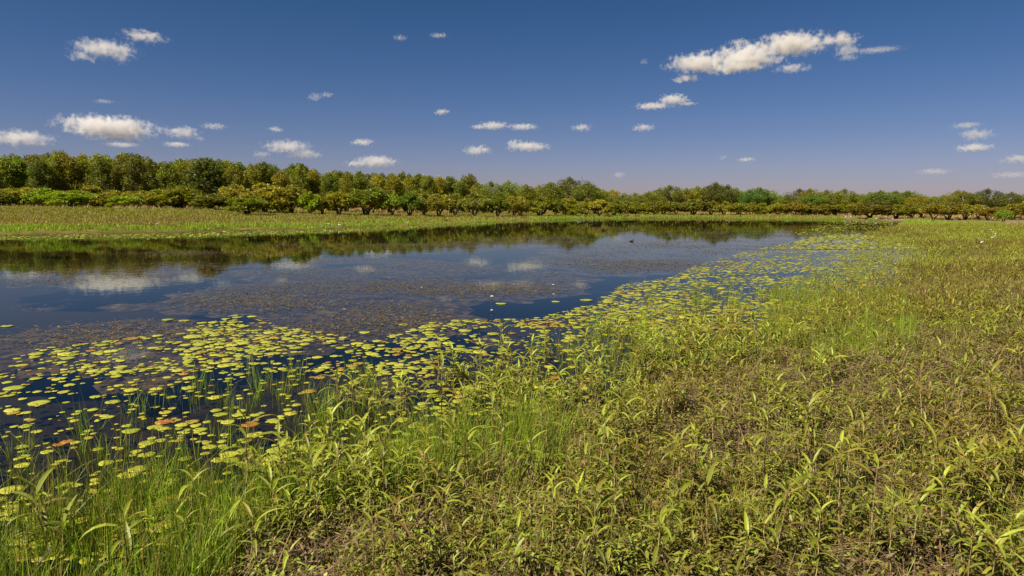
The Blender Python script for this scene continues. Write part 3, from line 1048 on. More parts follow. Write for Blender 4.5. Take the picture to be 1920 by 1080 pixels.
# --- far banks
def far_banks():
    tuf = [source('tuft_%02d' % i, tuft_mesh(i, 22, .34, .016, .28, .6, 2, .2), M['tuft']) for i in range(6)]
    # low olive and brown growth of the left bank and of the far shore
    x, y = sample(140000, 44, 175, 0.9)
    d = shore_dist(x, y); az = x / y
    grassy = np.where(az > .42, sstep(6, 9, d) * .8, sstep(2, 5, d))
    strip = np.interp(az, [-0.9, -0.30, -0.20, -0.1, 0.3, 0.42, 0.55, 0.8], [0, 0, 0.8, 0.7, 0.45, 0.3, 0.8, 0.9])
    where = np.where(az > 0.42, sstep(7, 12, d) * (1 - sstep(26, 34, d)), sstep(13, 18, d) * (1 - sstep(40, 55, d)))
    k = (rng.random(len(x)) < grassy * (1 - .93 * mud(x, y)) * (1 - .9 * strip * where) * (.5 + .5 * clump(x, y, 5, .35, .55))) & (d < 60)
    x, y, d, az = x[k], y[k], d[k], az[k]
    dry = np.clip((fbm(x, y * 2.2, 9, 4) - .50) * 2.4 + .0 + rng.normal(0, .12, len(x)), 0, 1)
    dry = np.where((az < -.45) & (d > 12) & (d < 17), np.maximum(dry, .75), dry)
    tag(scatter('bank_growth', np.stack([x, y, zs(x, y)], 1), tuf, rng.uniform(.6, 1.25, len(x)) * (.8 + y / 260), dry), 'low olive and brown growth on the far bank', 'ground cover')
    # bright green grass along the water
    gs = [source('shoregrass_%02d' % i, tuft_mesh(i + 30, 20, .42, .014, .25, .25, 2, .08, 'shore_grass'), M['reed_far']) for i in range(5)]
    x, y = sample(90000, 36, 175, .9)
    d = shore_dist(x, y); az = x / y
    wid = np.interp(az, [-.8, -.4, -.22, -.12, 0.0, .1, .35, .44, .5, .6, .75], [9, 8.5, 6.5, 3, 3.5, 5, 4, 6, 11, 12, 11])
    st = np.interp(az, [-.8, -.25, -.1, .4, .5, .75], [.8, .5, -.8, -1, 0, 4.0])
    ok_ = (d > st) & (d < wid) & ((az < .42) | (y > 46))
    k = (rng.random(len(x)) < ok_ * (1 - mud(x, y)) * np.clip((wid - d) / 2, 0, 1) * (.35 + .65 * clump(x, y, 6, .3, .5, 70)) * np.interp(az, [-.8, -.18, -.12, 0, .05, .42, .5], [1, .9, .35, .3, .5, .3, 1]))
    x, y = x[k], y[k]
    tag(scatter('shore_grass', np.stack([x, y, zs(x, y, -.1)], 1), gs, rng.uniform(.6, 1.15, len(x)) * (.8 + y / 200), np.clip(rng.normal(.05, .1, len(x)), 0, 1)), 'bright green grass along the far shore', 'grass')
    # dry grass under and between the shrubs
    dg = [source('drygrass_%02d' % i, tuft_mesh(i + 60, 26, .75, .022, .4, .3, 2, .3, 'dry_grass'), M['straw']) for i in range(5)]
    x, y = sample(60000, 75, 230, .7)
    d = shore_dist(x, y); az = x / y
    lo = np.interp(az, [-.8, -.2, 0, .4, .5, .8], [42, 36, 30, 17, 22, 24]); hi = lo + 45
    k = rng.random(len(x)) < sstep(lo, lo + 5, d) * (d < hi) * (.3 + .7 * clump(x, y, 7, .4, .55, 20)) * np.interp(az, [-.8, -.35, -.25], [.12, .15, 1])
    x, y = x[k], y[k]
    tag(scatter('dry_grass', np.stack([x, y, zs(x, y)], 1), dg, rng.uniform(.6, 1.3, len(x)), 0), 'dry straw coloured grass under the shrubs', 'grass')


far_banks()


# --- lily pads
def pad_mesh(seed, name='lily_pad'):
    """a round floating leaf with a slit and a slightly raised wavy rim, 1 m across, 12 mm thick at real size"""
    r = random.Random(seed); n = 22; V = [(0, 0, .012)]; F = []
    slit = r.uniform(.08, .2); e = r.uniform(.86, 1.0); ph = r.uniform(0, 6.28)
    lob = r.uniform(.01, .09)
    ripped = r.random() < .6
    ring1, ring2, ring3 = [], [], []
    for k in range(n + 1):
        a = slit + (2 * math.pi - 2 * slit) * k / n
        rr = .5 * (1 + lob * math.sin(3 * a + ph) + .02 * math.sin(7 * a + ph * 2))
        if ripped and k in (n // 2, n // 3, n // 3 + 1): rr *= r.uniform(.55, .9)
        z = .012 + r.uniform(.004, .012) * math.sin(2 * a + ph) ** 2
        ring1.append((math.cos(a) * rr * .55, math.sin(a) * rr * .55 * e, .010))
        ring2.append((math.cos(a) * rr, math.sin(a) * rr * e, z + .008))
        ring3.append((math.cos(a) * rr * .99, math.sin(a) * rr * .99 * e, z - .014))
    V += ring1 + ring2 + ring3
    m1, m2, m3 = 1, 1 + (n + 1), 1 + 2 * (n + 1)
    for k in range(n):
        F.append((0, m1 + k, m1 + k + 1))
        F.append((m1 + k, m2 + k, m2 + k + 1, m1 + k + 1))
        F.append((m2 + k, m3 + k, m3 + k + 1, m2 + k + 1))
    m = bpy.data.meshes.new(name)
    m.from_pydata(V, [], F); m.materials.append(M['pad'])
    m.polygons.foreach_set('use_smooth', np.ones(len(F), bool)); m.update()
    return m


PADS = [pad_mesh(i) for i in range(9)]
PHERO = [
    (315, 600, .50, 'far outermost lily pad floating alone, left of its neighbour on blue water'),
    (346, 602, .44, 'second of the two outlying lily pads on open blue water'),
    (380, 606, .40, 'small pad between the outlying pair and the first drift'),
    (364, 632, .62, 'big pale pad at the left tip of the pad island'),
    (383, 643, .50, 'pad touching the big pale pad at the tip of the island'),
    (442, 604, .46, 'long pad above the middle drift of lily pads'),
    (473, 594, .40, 'farthest pad above the middle drift'),
    (457, 612, .44, 'pad just below the farthest pad of the middle drift'),
    (435, 684, .42, 'wide pad lying in dark water below the middle drift'),
    (14, 612, .22, 'tiny pad alone at the far left of the water'),
    (122, 664, .42, 'left pad of the pair on dark water above the left drift'),
    (183, 662, .36, 'bright pad just right of the pair above the left drift'),
    (128, 672, .40, 'right pad of the pair on dark water above the left drift'),
    (684, 624, .42, 'large lone pad on open water before the first knotweed'),
    (707, 640, .30, 'lone pad lower right of the large one on open water'),
    (757, 609, .36, 'left pad of the group near the plant belt tip'),
    (800, 612, .46, 'bright pad in the group near the plant belt tip'),
    (808, 628, .42, 'lowest pad in the group near the plant belt tip'),
    (872, 620, .50, 'long pad on blue water left of the outer knotweed clump'),
    (910, 605, .30, 'small pad under the white flower on blue water'),
    (940, 570, .50, 'far pad below the single white water flower'),
    (1042, 566, .40, 'lone pad on blue water near the far pad line'),
    (1100, 563, .60, 'left end of the far line of lily pads on blue water'),
    (1140, 565, .60, 'right half of the far line of lily pads on blue water'),
    (75, 756, .44, 'wide yellow pad near the left edge above the slanted stem'),
    (28, 728, .46, 'pad touching the left edge of the view'),
    (300, 990, .34, 'nearest clear lily pad between reed stems at the lower left'),
    (93, 1024, .36, 'pale pad under the leftmost knotweed at the lower left'),
    (298, 945, .30, 'pad left of the nearest clear one among the reeds'),
]


PSHORT = ['far outermost lone pad', 'second outlying pad', 'small pad by the outlying pair', 'big pale island tip pad', 'pad touching the island tip', 'long pad above the middle drift',
          'farthest pad of the middle drift', 'pad below the farthest one', 'wide pad in dark water', 'tiny far left pad', 'left pad of the pair', 'bright pad beside the pair', 'right pad of the pair',
          'large lone pad before the knotweed', 'lone pad lower right of it', 'left pad near the belt tip', 'bright pad near the belt tip', 'lowest pad near the belt tip', 'long pad by the outer clump',
          'pad under the white flower', 'far pad below the lone flower', 'lone pad near the far line', 'left end of the far line', 'right half of the far line', 'wide yellow pad near the left edge',
          'pad touching the left edge', 'nearest clear pad between reeds', 'pale pad under the leftmost plant', 'pad left of the nearest clear one']


def lily_pad(x, y, size, rz, var, dry, label, group):
    o = link('lily_pad', PADS[var], loc=(x, y, .002 + random.random() * .006), rot=(random.gauss(0, .012), random.gauss(0, .012), rz), scale=(size, size, min(size, .5)))
    tag(o, label, 'lily pad', group); o['dry'] = float(dry)


def lily_pads():
    for (px, py, s, lb) in PHERO:
        p = ground_at(px, py, 0.0)
        lily_pad(p[0], p[1], s * (.54 if s > .25 else 1), random.uniform(0, 6.28), random.randrange(9), 0.0, lb, 'lily pads on the lagoon')
    x1, y1 = sample(42000, 4.2, 16, .7)
    x2, y2 = sample(70000, 13, 70, .75, -.1, AZM)
    x3, y3 = sample(150000, 38, 175, .75)
    x = np.concatenate([x1, x2, x3]); y = np.concatenate([y1, y2, y3])
    px, py = pix(x, y); d = shore_dist(x, y)
    zid = np.concatenate([np.zeros(len(x1)), np.ones(len(x2)), np.full(len(x3), 2)])
    inz = in_poly(Z_PAD, px, py)
    drift = clump(x, y * 1.6, 1.5, .46, .58, 3) * .85 + .15 * clump(x, y, .6, .45, .55)
    dn = np.where(inz, np.maximum(drift * .85, .20), 0) * (d < .05)
    ps = np.where(inz & (y > 13), .35 + .65 * clump(x, y * 2, 3.5, .36, .5), dn) * (d < .3)
    # thin belt of pads in front of the far shore
    az = x / y
    bw = np.interp(az, [-.8, -.45, -.25, -.1, 0.1, .3, .42, .55], [10, 9, 6.5, 3, 3, 2, 8, 14])
    far = sstep(-bw * 1.15, -bw * .8, d) * (d < .6) * (y > 38) * (fbm(x, y * 2.5, 6, 3) > .30)
    far = far * np.where((az > .38), .55 + .45 * clump(x, y * 3, 8, .4, .5), 1)
    dens = np.where(zid == 0, dn * .60, np.where(zid == 1, ps * .85, far * np.where(az > .38, .5, 1)))
    dens = np.where((zid == 1) & (y < 16), dens * .6, dens)
    k = rng.random(len(x)) < dens
    x, y, zid = x[k], y[k], zid[k]
    size = np.clip(rng.lognormal(-2.62, .48, len(x)), .03, .19) * np.where(y > 38, 1.7, np.where(y > 16, 1.3, np.where(y > 10, 1.2, 1.0)))
    # keep them from lying deep over one another
    cell = {}; keep = np.zeros(len(x), bool)
    order = np.argsort(-size)
    for i in order:
        c = (int(x[i] / .5), int(y[i] / .5)); okk = True
        if y[i] < 38:
            for a in (-1, 0, 1):
                for b in (-1, 0, 1):
                    for j in cell.get((c[0] + a, c[1] + b), ()):
                        if (x[i] - x[j]) ** 2 + (y[i] - y[j]) ** 2 < (.34 * (size[i] + size[j])) ** 2: okk = False; break
                    if not okk: break
                if not okk: break
        if okk:
            keep[i] = True; cell.setdefault(c, []).append(i)
    x, y, size = x[keep], y[keep], size[keep]
    px, py = pix(x, y)
    dry = np.clip(rng.random(len(x)) ** 6 * 1.0 + (fbm(x, y, .9, 2) > .66) * .5 * (y < 14), 0, 1) * (rng.random(len(x)) < .55)
    vis = (px > 0) & (px < 1920) & (py < 1080)
    area = np.where(vis, size ** 2 / y ** 3, 0)
    order = np.argsort(-area)
    XY = np.array([(h[0], h[1]) for h in PHERO], float)
    cnt = {}
    for i in sorted(order[:270], key=lambda i: np.min((XY[:, 0] - px[i]) ** 2 + ((XY[:, 1] - py[i]) * 1.3) ** 2)):
        tone = 'rusty edged' if dry[i] > .45 else 'yellow green'
        big = 'large' if size[i] > .19 else 'medium' if size[i] > .13 else 'small'
        lb = near_label(px[i], py[i], f'{big} {tone} pad', XY, PSHORT, cnt)
        lily_pad(float(x[i]), float(y[i]), float(size[i]), random.uniform(0, 6.28), random.randrange(9), dry[i], lb, 'lily pads on the lagoon')
    r_ = order[270:]
    src = []
    for i in range(9):
        src.append(source('padsrc_%02d' % i, PADS[i], None))
    fa = np.where(y[r_] > 38, 1.0, 0.0)
    P = np.stack([x[r_], y[r_], rng.uniform(.002, .008, len(r_)) + fa * rng.uniform(0, .03, len(r_))], 1)
    tag(scatter('lily_pad_cover', P, src, size[r_], dry[r_] * (1 - .7 * fa), tilt=.012 + fa * .05), 'distant and small lily pads of the lagoon', 'lily pads')


lily_pads()


# --- brown water weed at the surface
def water_weed():
    m = NT('water_weed')
    t = m.attr('tint')
    c = m.mix(t, (0.035, 0.028, 0.016), (0.17, 0.125, 0.06))
    dif = m.n('ShaderNodeBsdfPrincipled'); m.l(c, dif.inputs['Base Color']); dif.inputs['Roughness'].default_value = .6
    m.l(dif.outputs[0], m.out.inputs[0])
    src = []
    for i in range(6):
        r = random.Random(i); b = Buf()
        for k in range(26):
            a = r.uniform(0, 6.28); rr = .55 * math.sqrt(r.random())
            d = r.uniform(0, 6.28); L = r.uniform(.05, .24)
            leaf(b, (math.cos(a) * rr, math.sin(a) * rr, -.004), d, r.uniform(.02, .14), L * .8, r.uniform(.006, .013), r.uniform(0, .4), r.random(), 0, 3, 0)
        src.append(source('waterweed_%02d' % i, b.mesh('water_weed'), m.m))
    Z = [((215, 518), 215, 15, 1.0), ((300, 500), 120, 10, .5), ((480, 566), 150, 16, .7), ((230, 645), 190, 42, .75), ((40, 582), 90, 10, .6), ((560, 615), 110, 35, .45),
         ((560, 545), 160, 24, .5), ((860, 540), 200, 25, .95), ((740, 590), 120, 30, .85), ((1000, 520), 120, 12, .6), ((1180, 492), 180, 16, .9), ((1100, 505), 110, 10, .6),
         ((1350, 462), 170, 14, .55), ((900, 458), 160, 7, .8), ((1230, 480), 200, 30, .3), ((1010, 450), 110, 8, .5), ((1140, 428), 90, 3, .6), ((1420, 440), 150, 7, .5),
         ((640, 462), 150, 8, .5), ((350, 475), 110, 5, .45), ((1060, 446), 50, 3, .7), ((700, 520), 260, 40, .25)]
    x, y = sample(190000, 8, 150, .8)
    px, py = pix(x, y); d = shore_dist(x, y)
    g = np.zeros(len(x))
    for (c, sx, sy, a) in Z:
        q = ((px - c[0]) / sx) ** 2 + ((py - c[1]) / sy) ** 2
        g = np.maximum(g, a * np.clip(1.5 * (1.15 - q), 0, 1))
    g = g * (.06 + .94 * clump(x, y * 1.3, 2.2, .42, .54, 60)) + .0015
    k = (rng.random(len(x)) < g) & (d < -.4)
    x, y = x[k], y[k]
    r = np.hypot(x, y)
    tag(scatter('water_weed', np.stack([x, y, np.full(len(x), .001)], 1), src, rng.uniform(.6, 1.3, len(x)) * (1 + r / 90), 0, tilt=.0), 'brown water weed breaking the surface', 'water weed')
    # mats of drowned weed just under the surface
    mm = NT('drowned_weed')
    gp = mm.n('ShaderNodeNewGeometry').outputs['Position']
    cc = mm.mix(mm.ramp(mm.noise(3, 5, gp, rough=.7), .4, .65), (0.04, 0.032, 0.018), (0.19, 0.14, 0.065))
    df = mm.n('ShaderNodeBsdfDiffuse'); mm.l(cc, df.inputs[0]); mm.l(df.outputs[0], mm.out.inputs[0])
    b = Buf(); rr = random.Random(5)
    sel = rng.permutation(len(x))[:6000]
    for i in sel:
        n = 7; s = rr.uniform(.35, .9) * (1 + r[i] / 60)
        V = [(x[i], y[i], -.03)]
        for k in range(n):
            a = 6.283 * k / n; q = s * rr.uniform(.5, 1)
            V.append((x[i] + math.cos(a) * q, y[i] + math.sin(a) * q, -.05 - rr.random() * .04))
        b.add(V, [(0, 1 + k, 1 + (k + 1) % n) for k in range(n)], rr.random())
    o = link('drowned_weed', b.mesh('drowned_weed'), mm.m)
    tag(o, 'mats of brown weed just below the surface', 'water weed', kind='stuff')


water_weed()


# ------------------------------------------------------------------ trees and shrubs
def leaf_cloud(C, N, L, W, out=0.5, up=0.2, seed=0):
    """rhombic leaves at the points C; N are outward directions; returns vertices and faces"""
    g = np.random.default_rng(seed)
    n = len(C)
    d = g.normal(size=(n, 3)); d /= np.linalg.norm(d, axis=1)[:, None]
    d = d * (1 - out) + N * out + np.array([0, 0, up])
    d /= np.linalg.norm(d, axis=1)[:, None]
    s = np.cross(d, g.normal(size=(n, 3))); s /= np.linalg.norm(s, axis=1)[:, None]
    ln = L * g.uniform(.6, 1.3, n)[:, None]; wd = W * g.uniform(.7, 1.3, n)[:, None]
    a = C; b = C + d * ln * .5 + s * wd; c = C + d * ln; e = C + d * ln * .5 - s * wd
    V = np.stack([a, b, c, e], 1).reshape(-1, 3)
    F = np.arange(4 * n).reshape(n, 4)
    return V, F


def crown_mesh(name, clumps, per, L, W, seed, rosette=0):
    """clumps: (x, y, z, rx, rz). Leaves sit mostly near the skin of each clump, with gaps between clumps."""
    g = np.random.default_rng(seed)
    Cs, Ns, Ts = [], [], []
    for (x, y, z, rx, rz) in clumps:
        n = int(per * g.uniform(.7, 1.2))
        u = g.normal(size=(n, 3)); u /= np.linalg.norm(u, axis=1)[:, None]
        rr = g.uniform(.25, 1, n) ** .45
        rag = 1 + .22 * np.sin(u[:, 0] * 5 + seed) * np.cos(u[:, 2] * 4 + x * 9) + g.normal(0, .07, n)
        P = u * (rr * rag)[:, None] * np.array([rx, rx, rz]) + np.array([x, y, z])
        ok_ = P[:, 2] > 0.02
        P, u = P[ok_], u[ok_]
        tn = np.clip(g.normal(g.uniform(.3, .65), .2, len(P)), 0, 1)
        if rosette:
            k = rosette
            P = np.repeat(P, k, 0); u = np.repeat(u, k, 0); tn = np.clip(np.repeat(tn, k) + g.normal(0, .12, len(P)), 0, 1)
        Cs.append(P); Ns.append(u); Ts.append(tn)
    C = np.concatenate(Cs); N = np.concatenate(Ns); T = np.concatenate(Ts)
    V, F = leaf_cloud(C, N, L, W, .35 if rosette else .2, .35 if rosette else .05, seed)
    m = quads_mesh(name, V, F, T, np.clip(g.normal(.03, .06, len(F)), 0, 1))
    m.materials.append(M['tree_leaf'])
    return m


def trunk_mesh(name, limbs, mat):
    b = Buf()
    for (pts, rad) in limbs: tube(b, pts, rad, 6, .5)
    m = b.mesh(name, True); m.materials.append(mat)
    return m


def make_shrub(seed, low=False):
    """unit height, about unit width: several stems from one foot, a dome of leaf rosettes above"""
    r = random.Random(seed); limbs, cl = [], []
    nst = r.choice([3, 4, 5])
    tips = []
    for k in range(nst):
        a = 6.283 * (k + r.uniform(-.3, .3)) / nst
        sp = r.uniform(.18, .34)
        pts = [(math.cos(a) * .02, math.sin(a) * .02, -.05), (math.cos(a) * .05, math.sin(a) * .05, .14), (math.cos(a) * sp * .6, math.sin(a) * sp * .6, .36), (math.cos(a) * sp, math.sin(a) * sp, .62)]
        limbs.append((pts, [.035, .026, .018, .009])); tips.append(pts[-1])
        for q in range(2):
            a2 = a + r.uniform(-1, 1); p = pts[2]
            e = (p[0] + math.cos(a2) * .2, p[1] + math.sin(a2) * .2, p[2] + r.uniform(.1, .25))
            limbs.append(([p, ((p[0] + e[0]) / 2, (p[1] + e[1]) / 2, (p[2] + e[2]) / 2 + .02), e], [.014, .010, .005])); tips.append(e)
    n = r.randint(34, 40) if low else r.randint(26, 32)
    for k in range(n):
        a = r.uniform(0, 6.283); t = math.sqrt(r.random())
        q = .40 * t
        z = (.05 if low else .22) + ((.80 if low else .64) * math.sqrt(max(0, 1 - (t * .92) ** 2))) * r.uniform(.35, 1.0)
        cl.append((math.cos(a) * q, math.sin(a) * q, z, r.uniform(.09, .15), r.uniform(.07, .11)))
    for (x, y, z) in tips: cl.append((x, y, z, .12, .1))
    return trunk_mesh('trunk', limbs, M['bark']), crown_mesh('crown', cl, 42, .062, .017, seed, 4)


def make_tree(seed, slim=True):
    """unit height; slim: foliage nearly to the ground in upright plumes; otherwise a broad round head"""
    r = random.Random(seed); limbs, cl = [], []
    lean = r.uniform(-.03, .03)
    top = .82
    tr = [(lean * t * 2, r.uniform(-.01, .01), t * top - .02) for t in (0, .2, .4, .6, .8, 1)]
    limbs.append((tr, [.020, .017, .014, .010, .006, .003]))
    n = r.randint(26, 34)
    for k in range(n):
        t = (k + .5) / n
        z0 = (.17 if slim else .32) + (.78 - (.17 if slim else .32)) * t
        a = k * 2.4 + r.uniform(-.5, .5)
        if slim: wdt = .17 * (1 - .45 * t) * r.uniform(.5, 1.25)
        else: wdt = .30 * math.sqrt(max(.05, 1 - (2 * t - .8) ** 2 * .6)) * r.uniform(.4, 1.15)
        e = (lean + math.cos(a) * wdt, math.sin(a) * wdt, z0 + .07)
        p = (lean * z0, 0, max(.08, z0 - .10))
        limbs.append(([p, ((p[0] + e[0]) / 2, (p[1] + e[1]) / 2, (p[2] + e[2]) / 2 - .01), e], [.008, .005, .002]))
        s = r.uniform(.055, .095) * (1 if slim else 1.25)
        cl.append((e[0], e[1], e[2], s, s * r.uniform(.9, 1.5)))
    cl.append((lean, 0, .91, .05, .085)); cl.append((lean + r.uniform(-.06, .06), r.uniform(-.05, .05), .86, .06, .08))
    return trunk_mesh('trunk', limbs, M['pale_bark'] if r.random() < .6 else M['bark']), crown_mesh('crown', cl, 190, .032, .0078, seed, 0)


SHRUBS = [make_shrub(i) for i in range(6)]
LOWS = [make_shrub(70 + i, True) for i in range(5)]
SLIM = [make_tree(20 + i, True) for i in range(6)]
ROUND = [make_tree(40 + i, False) for i in range(5)]


def plant_tree(kind, meshes, P, hgt, wid, rz, col, label, cat, group):
    o = link(kind, None, loc=P, rot=(0, 0, rz), scale=(wid, wid, hgt))
    tag(o, label, cat, group)
    for nm, me in zip(('trunk', 'crown'), meshes):
        c = link(nm, me, parent=o)
        c.color = (*col, 1)
    return o


def height_for(px, py_top, P):
    """height of a thing at P whose top is seen at the row py_top"""
    v = ray(px, py_top)
    return max(.8, CAM_H + v[2] * (P[1] / v[1]) - P[2])


OLIVE = (0.205, 0.205, 0.010); DARK = (0.15, 0.165, 0.009); GREEN = (0.18, 0.21, 0.010); YOL = (0.27, 0.24, 0.012)
LIME = (0.27, 0.37, 0.010); BRONZE = (0.28, 0.245, 0.014); ORANGE = (0.34, 0.255, 0.020); YEL = (0.40, 0.34, 0.03); BROWN = (0.23, 0.20, 0.016)


def jit(c, s=.12):
    f = 1 + random.gauss(0, s)
    return tuple(max(.003, q * f * (1 + random.gauss(0, s * .5))) for q in c)



# shrubs of the front row: (px, py of the top, width px, distance m, colour, colour words, landmark label or None)
FR = [
    (-30, 350, 70, 108, ORANGE, 'orange tinged', None), (6, 354, 46, 104, GREEN, 'green', 'dark green shrub cut by the left edge of the view'),
    (45, 347, 82, 108, BRONZE, 'bronze', None), (92, 351, 64, 106, LIME, 'lime', 'first lime green shrub from the left edge of the view'),
    (142, 355, 74, 98, LIME, 'bright lime', 'bright lime shrub bulging forward at the left'),
    (192, 348, 74, 108, ORANGE, 'orange tinged', None), (238, 362, 50, 100, LIME, 'bright lime', 'low bright lime shrub between two bronze ones at the left'),
    (262, 353, 60, 110, BRONZE, 'bronze', None), (300, 354, 72, 105, YOL, 'olive', None), (347, 346, 74, 107, YOL, 'yellow olive', None), (398, 362, 60, 106, OLIVE, 'dark olive', None),
    (440, 342, 46, 112, YEL, 'pale yellow', 'pale yellow shrub at the right foot of the tree standing forward'),
    (466, 364, 66, 92, GREEN, 'green', 'low dark based green shrub standing forward of the row'),
    (497, 342, 84, 103, ORANGE, 'orange', 'broad orange shrub behind the low green one'),
    (548, 344, 60, 108, BRONZE, 'bronze', None), (583, 357, 40, 106, LIME, 'lime', None), (606, 360, 34, 110, BROWN, 'brown', None), (637, 354, 56, 110, ORANGE, 'orange', None),
    (687, 349, 78, 112, (0.16, 0.19, 0.012), 'green', 'largest round green shrub of the row left of the middle'),
    (735, 362, 48, 117, LIME, 'lime', 'lime shrub on one dark trunk right of the largest round one'),
    (768, 360, 46, 116, (.11, .2, .012), 'green', 'green shrub on a single thin trunk over the bare strip'),
    (795, 362, 40, 124, BRONZE, 'bronze', None), (822, 364, 54, 118, YEL, 'yellow', None), (853, 362, 42, 127, BRONZE, 'bronze', None),
    (888, 363, 54, 122, (.36, .33, .06), 'pale yellow', 'palest yellow shrub near the end of the tall forest'),
    (932, 366, 42, 124, GREEN, 'green', 'green upright shrub right of the palest yellow one'), (962, 368, 44, 132, ORANGE, 'orange', None),
    (975, 367, 40, 138, YEL, 'yellow', None), (1012, 370, 56, 135, YOL, 'yellow olive', 'wide shrub above the white bird right of the middle'),
    (1041, 371, 26, 140, GREEN, 'dark green', None), (1057, 371, 34, 148, YOL, 'yellow olive', None), (1076, 372, 44, 142, YOL, 'olive', None), (1098, 373, 30, 152, YEL, 'yellow', None),
    (1122, 374, 42, 146, YEL, 'yellow', None), (1150, 374, 38, 152, YOL, 'olive', None), (1172, 376, 34, 150, BRONZE, 'bronze', None), (1190, 378, 30, 165, OLIVE, 'olive', None),
    (1212, 378, 38, 158, YOL, 'olive', None), (1240, 377, 42, 156, YOL, 'yellow olive', None), (1264, 378, 32, 160, OLIVE, 'dark olive', None),
    (1298, 373, 52, 156, (.24, .2, .02), 'golden', 'tallest golden shrub of the far row'), (1330, 378, 36, 162, BRONZE, 'bronze', None), (1354, 379, 34, 165, BRONZE, 'bronze', None),
    (1382, 378, 36, 165, YOL, 'olive', None), (1405, 379, 34, 163, BROWN, 'brown', None), (1430, 380, 34, 168, OLIVE, 'olive', None), (1455, 380, 38, 166, BRONZE, 'bronze', None),
    (1486, 378, 38, 162, ORANGE, 'orange', 'orange shrub in the far row right of the middle trees'), (1515, 382, 34, 160, BRONZE, 'bronze', None),
    (1543, 382, 40, 150, (.22, .12, .02), 'orange brown', 'orange brown shrub before the green strip begins'), (1572, 380, 36, 155, OLIVE, 'olive', None), (1596, 380, 36, 150, BRONZE, 'bronze', None),
    (1627, 379, 74, 140, (.15, .095, .018), 'bronze brown', 'widest bronze mound of the right bank'), (1676, 382, 50, 142, OLIVE, 'olive', None), (1704, 382, 38, 140, BRONZE, 'bronze', None),
    (1722, 380, 32, 146, BROWN, 'brown', None), (1745, 380, 44, 122, BRONZE, 'bronze', 'bronze shrub with a short thick trunk on the bare right bank'),
    (1773, 378, 52, 128, (.17, .13, .016), 'olive bronze', 'olive bronze shrub with spreading limbs on the right bank'), (1805, 382, 44, 130, BRONZE, 'bronze', None), (1828, 382, 38, 134, ORANGE, 'orange', None),
    (1847, 390, 40, 120, (.26, .15, .03), 'orange', 'low orange shrub near the right edge'), (1877, 393, 28, 104, LIME, 'lime', 'little lime shrub standing alone on two trunks at the right'),
    (1893, 382, 44, 124, ORANGE, 'orange', None), (1922, 379, 60, 128, YOL, 'yellow olive', None), (1975, 380, 60, 126, BRONZE, 'bronze', None),
]
last, cnt = None, 0
for (px, pt, wpx, D, col, word, lm) in FR:
    if 1170 < px < 1610: D = max(D, 164)
    P = col_at(px, D)
    H = height_for(px, pt, P) * 1.10
    W = wpx / FPX * D * 1.08
    if lm: lb, last, cnt = lm, lm, 0
    elif last is None: lb = 'orange tinged shrub left of the dark green one at the left edge'
    else:
        cnt += 1
        short = last.split(' of the ')[0].split(' at the ')[0].split(' with ')[0].split(' between ')[0].split(' behind ')[0].split(' from ')[0].split(' near ')[0].split(' in the ')[0].split(' before ')[0].split(' standing ')[0].split(' right of ')[0].split(' on ')[0].split(' above ')[0].split(' bulging ')[0].split(' cut ')[0]
        lb = f'{word} shrub, {ORD[cnt - 1]} to the right of the {short}'
    plant_tree('shrub', LOWS[random.randrange(5)] if px < 670 or word in ('bronze brown', 'olive') else SHRUBS[random.randrange(6)], P, H, W * 1.12, random.uniform(0, 6.28), jit(tuple(.66 * a + .34 * b for a, b in zip(col, (.22, .235, .010))), .06), lb, 'shrub', 'rounded shrubs along the far bank')

LMX = np.array([(f[0], 385) for f in FR if f[6]], float)


def short_name(t):
    for cut in (' of the ', ' at the ', ' with ', ' between ', ' behind ', ' from ', ' near ', ' in the ', ' before ', ' standing ', ' right of ', ' on ', ' above ', ' bulging ', ' cut ', ' just ', ' left of ', ' touching ', ' to '):
        t = t.split(cut)[0]
    return t


LMS = [short_name(f[6]) for f in FR if f[6]]
bc = {}
# shrubs behind the front row
for px in np.arange(-60, 2000, 24):
    pxj = px + random.uniform(-8, 8)
    D = np.interp(pxj, [-60, 700, 1000, 1300, 1600, 1980], [122, 134, 158, 182, 166, 145]) + random.uniform(-3, 6)
    pt = np.interp(pxj, [0, 640, 700, 1000, 1300, 1600, 1980], [350, 356, 362, 371, 379, 383, 383]) + random.uniform(-3, 5)
    P = col_at(pxj, D)
    c = random.choice([BRONZE, OLIVE, YOL, BROWN, ORANGE, YOL])
    plant_tree('shrub', LOWS[random.randrange(5)], P, height_for(pxj, pt, P), random.uniform(34, 52) / FPX * D * (1.1 if px < 700 else .95), random.uniform(0, 6.28), jit(c),
               near_label(pxj, 385, 'half hidden back row shrub', LMX, LMS, bc), 'shrub', 'shrubs behind the front row')

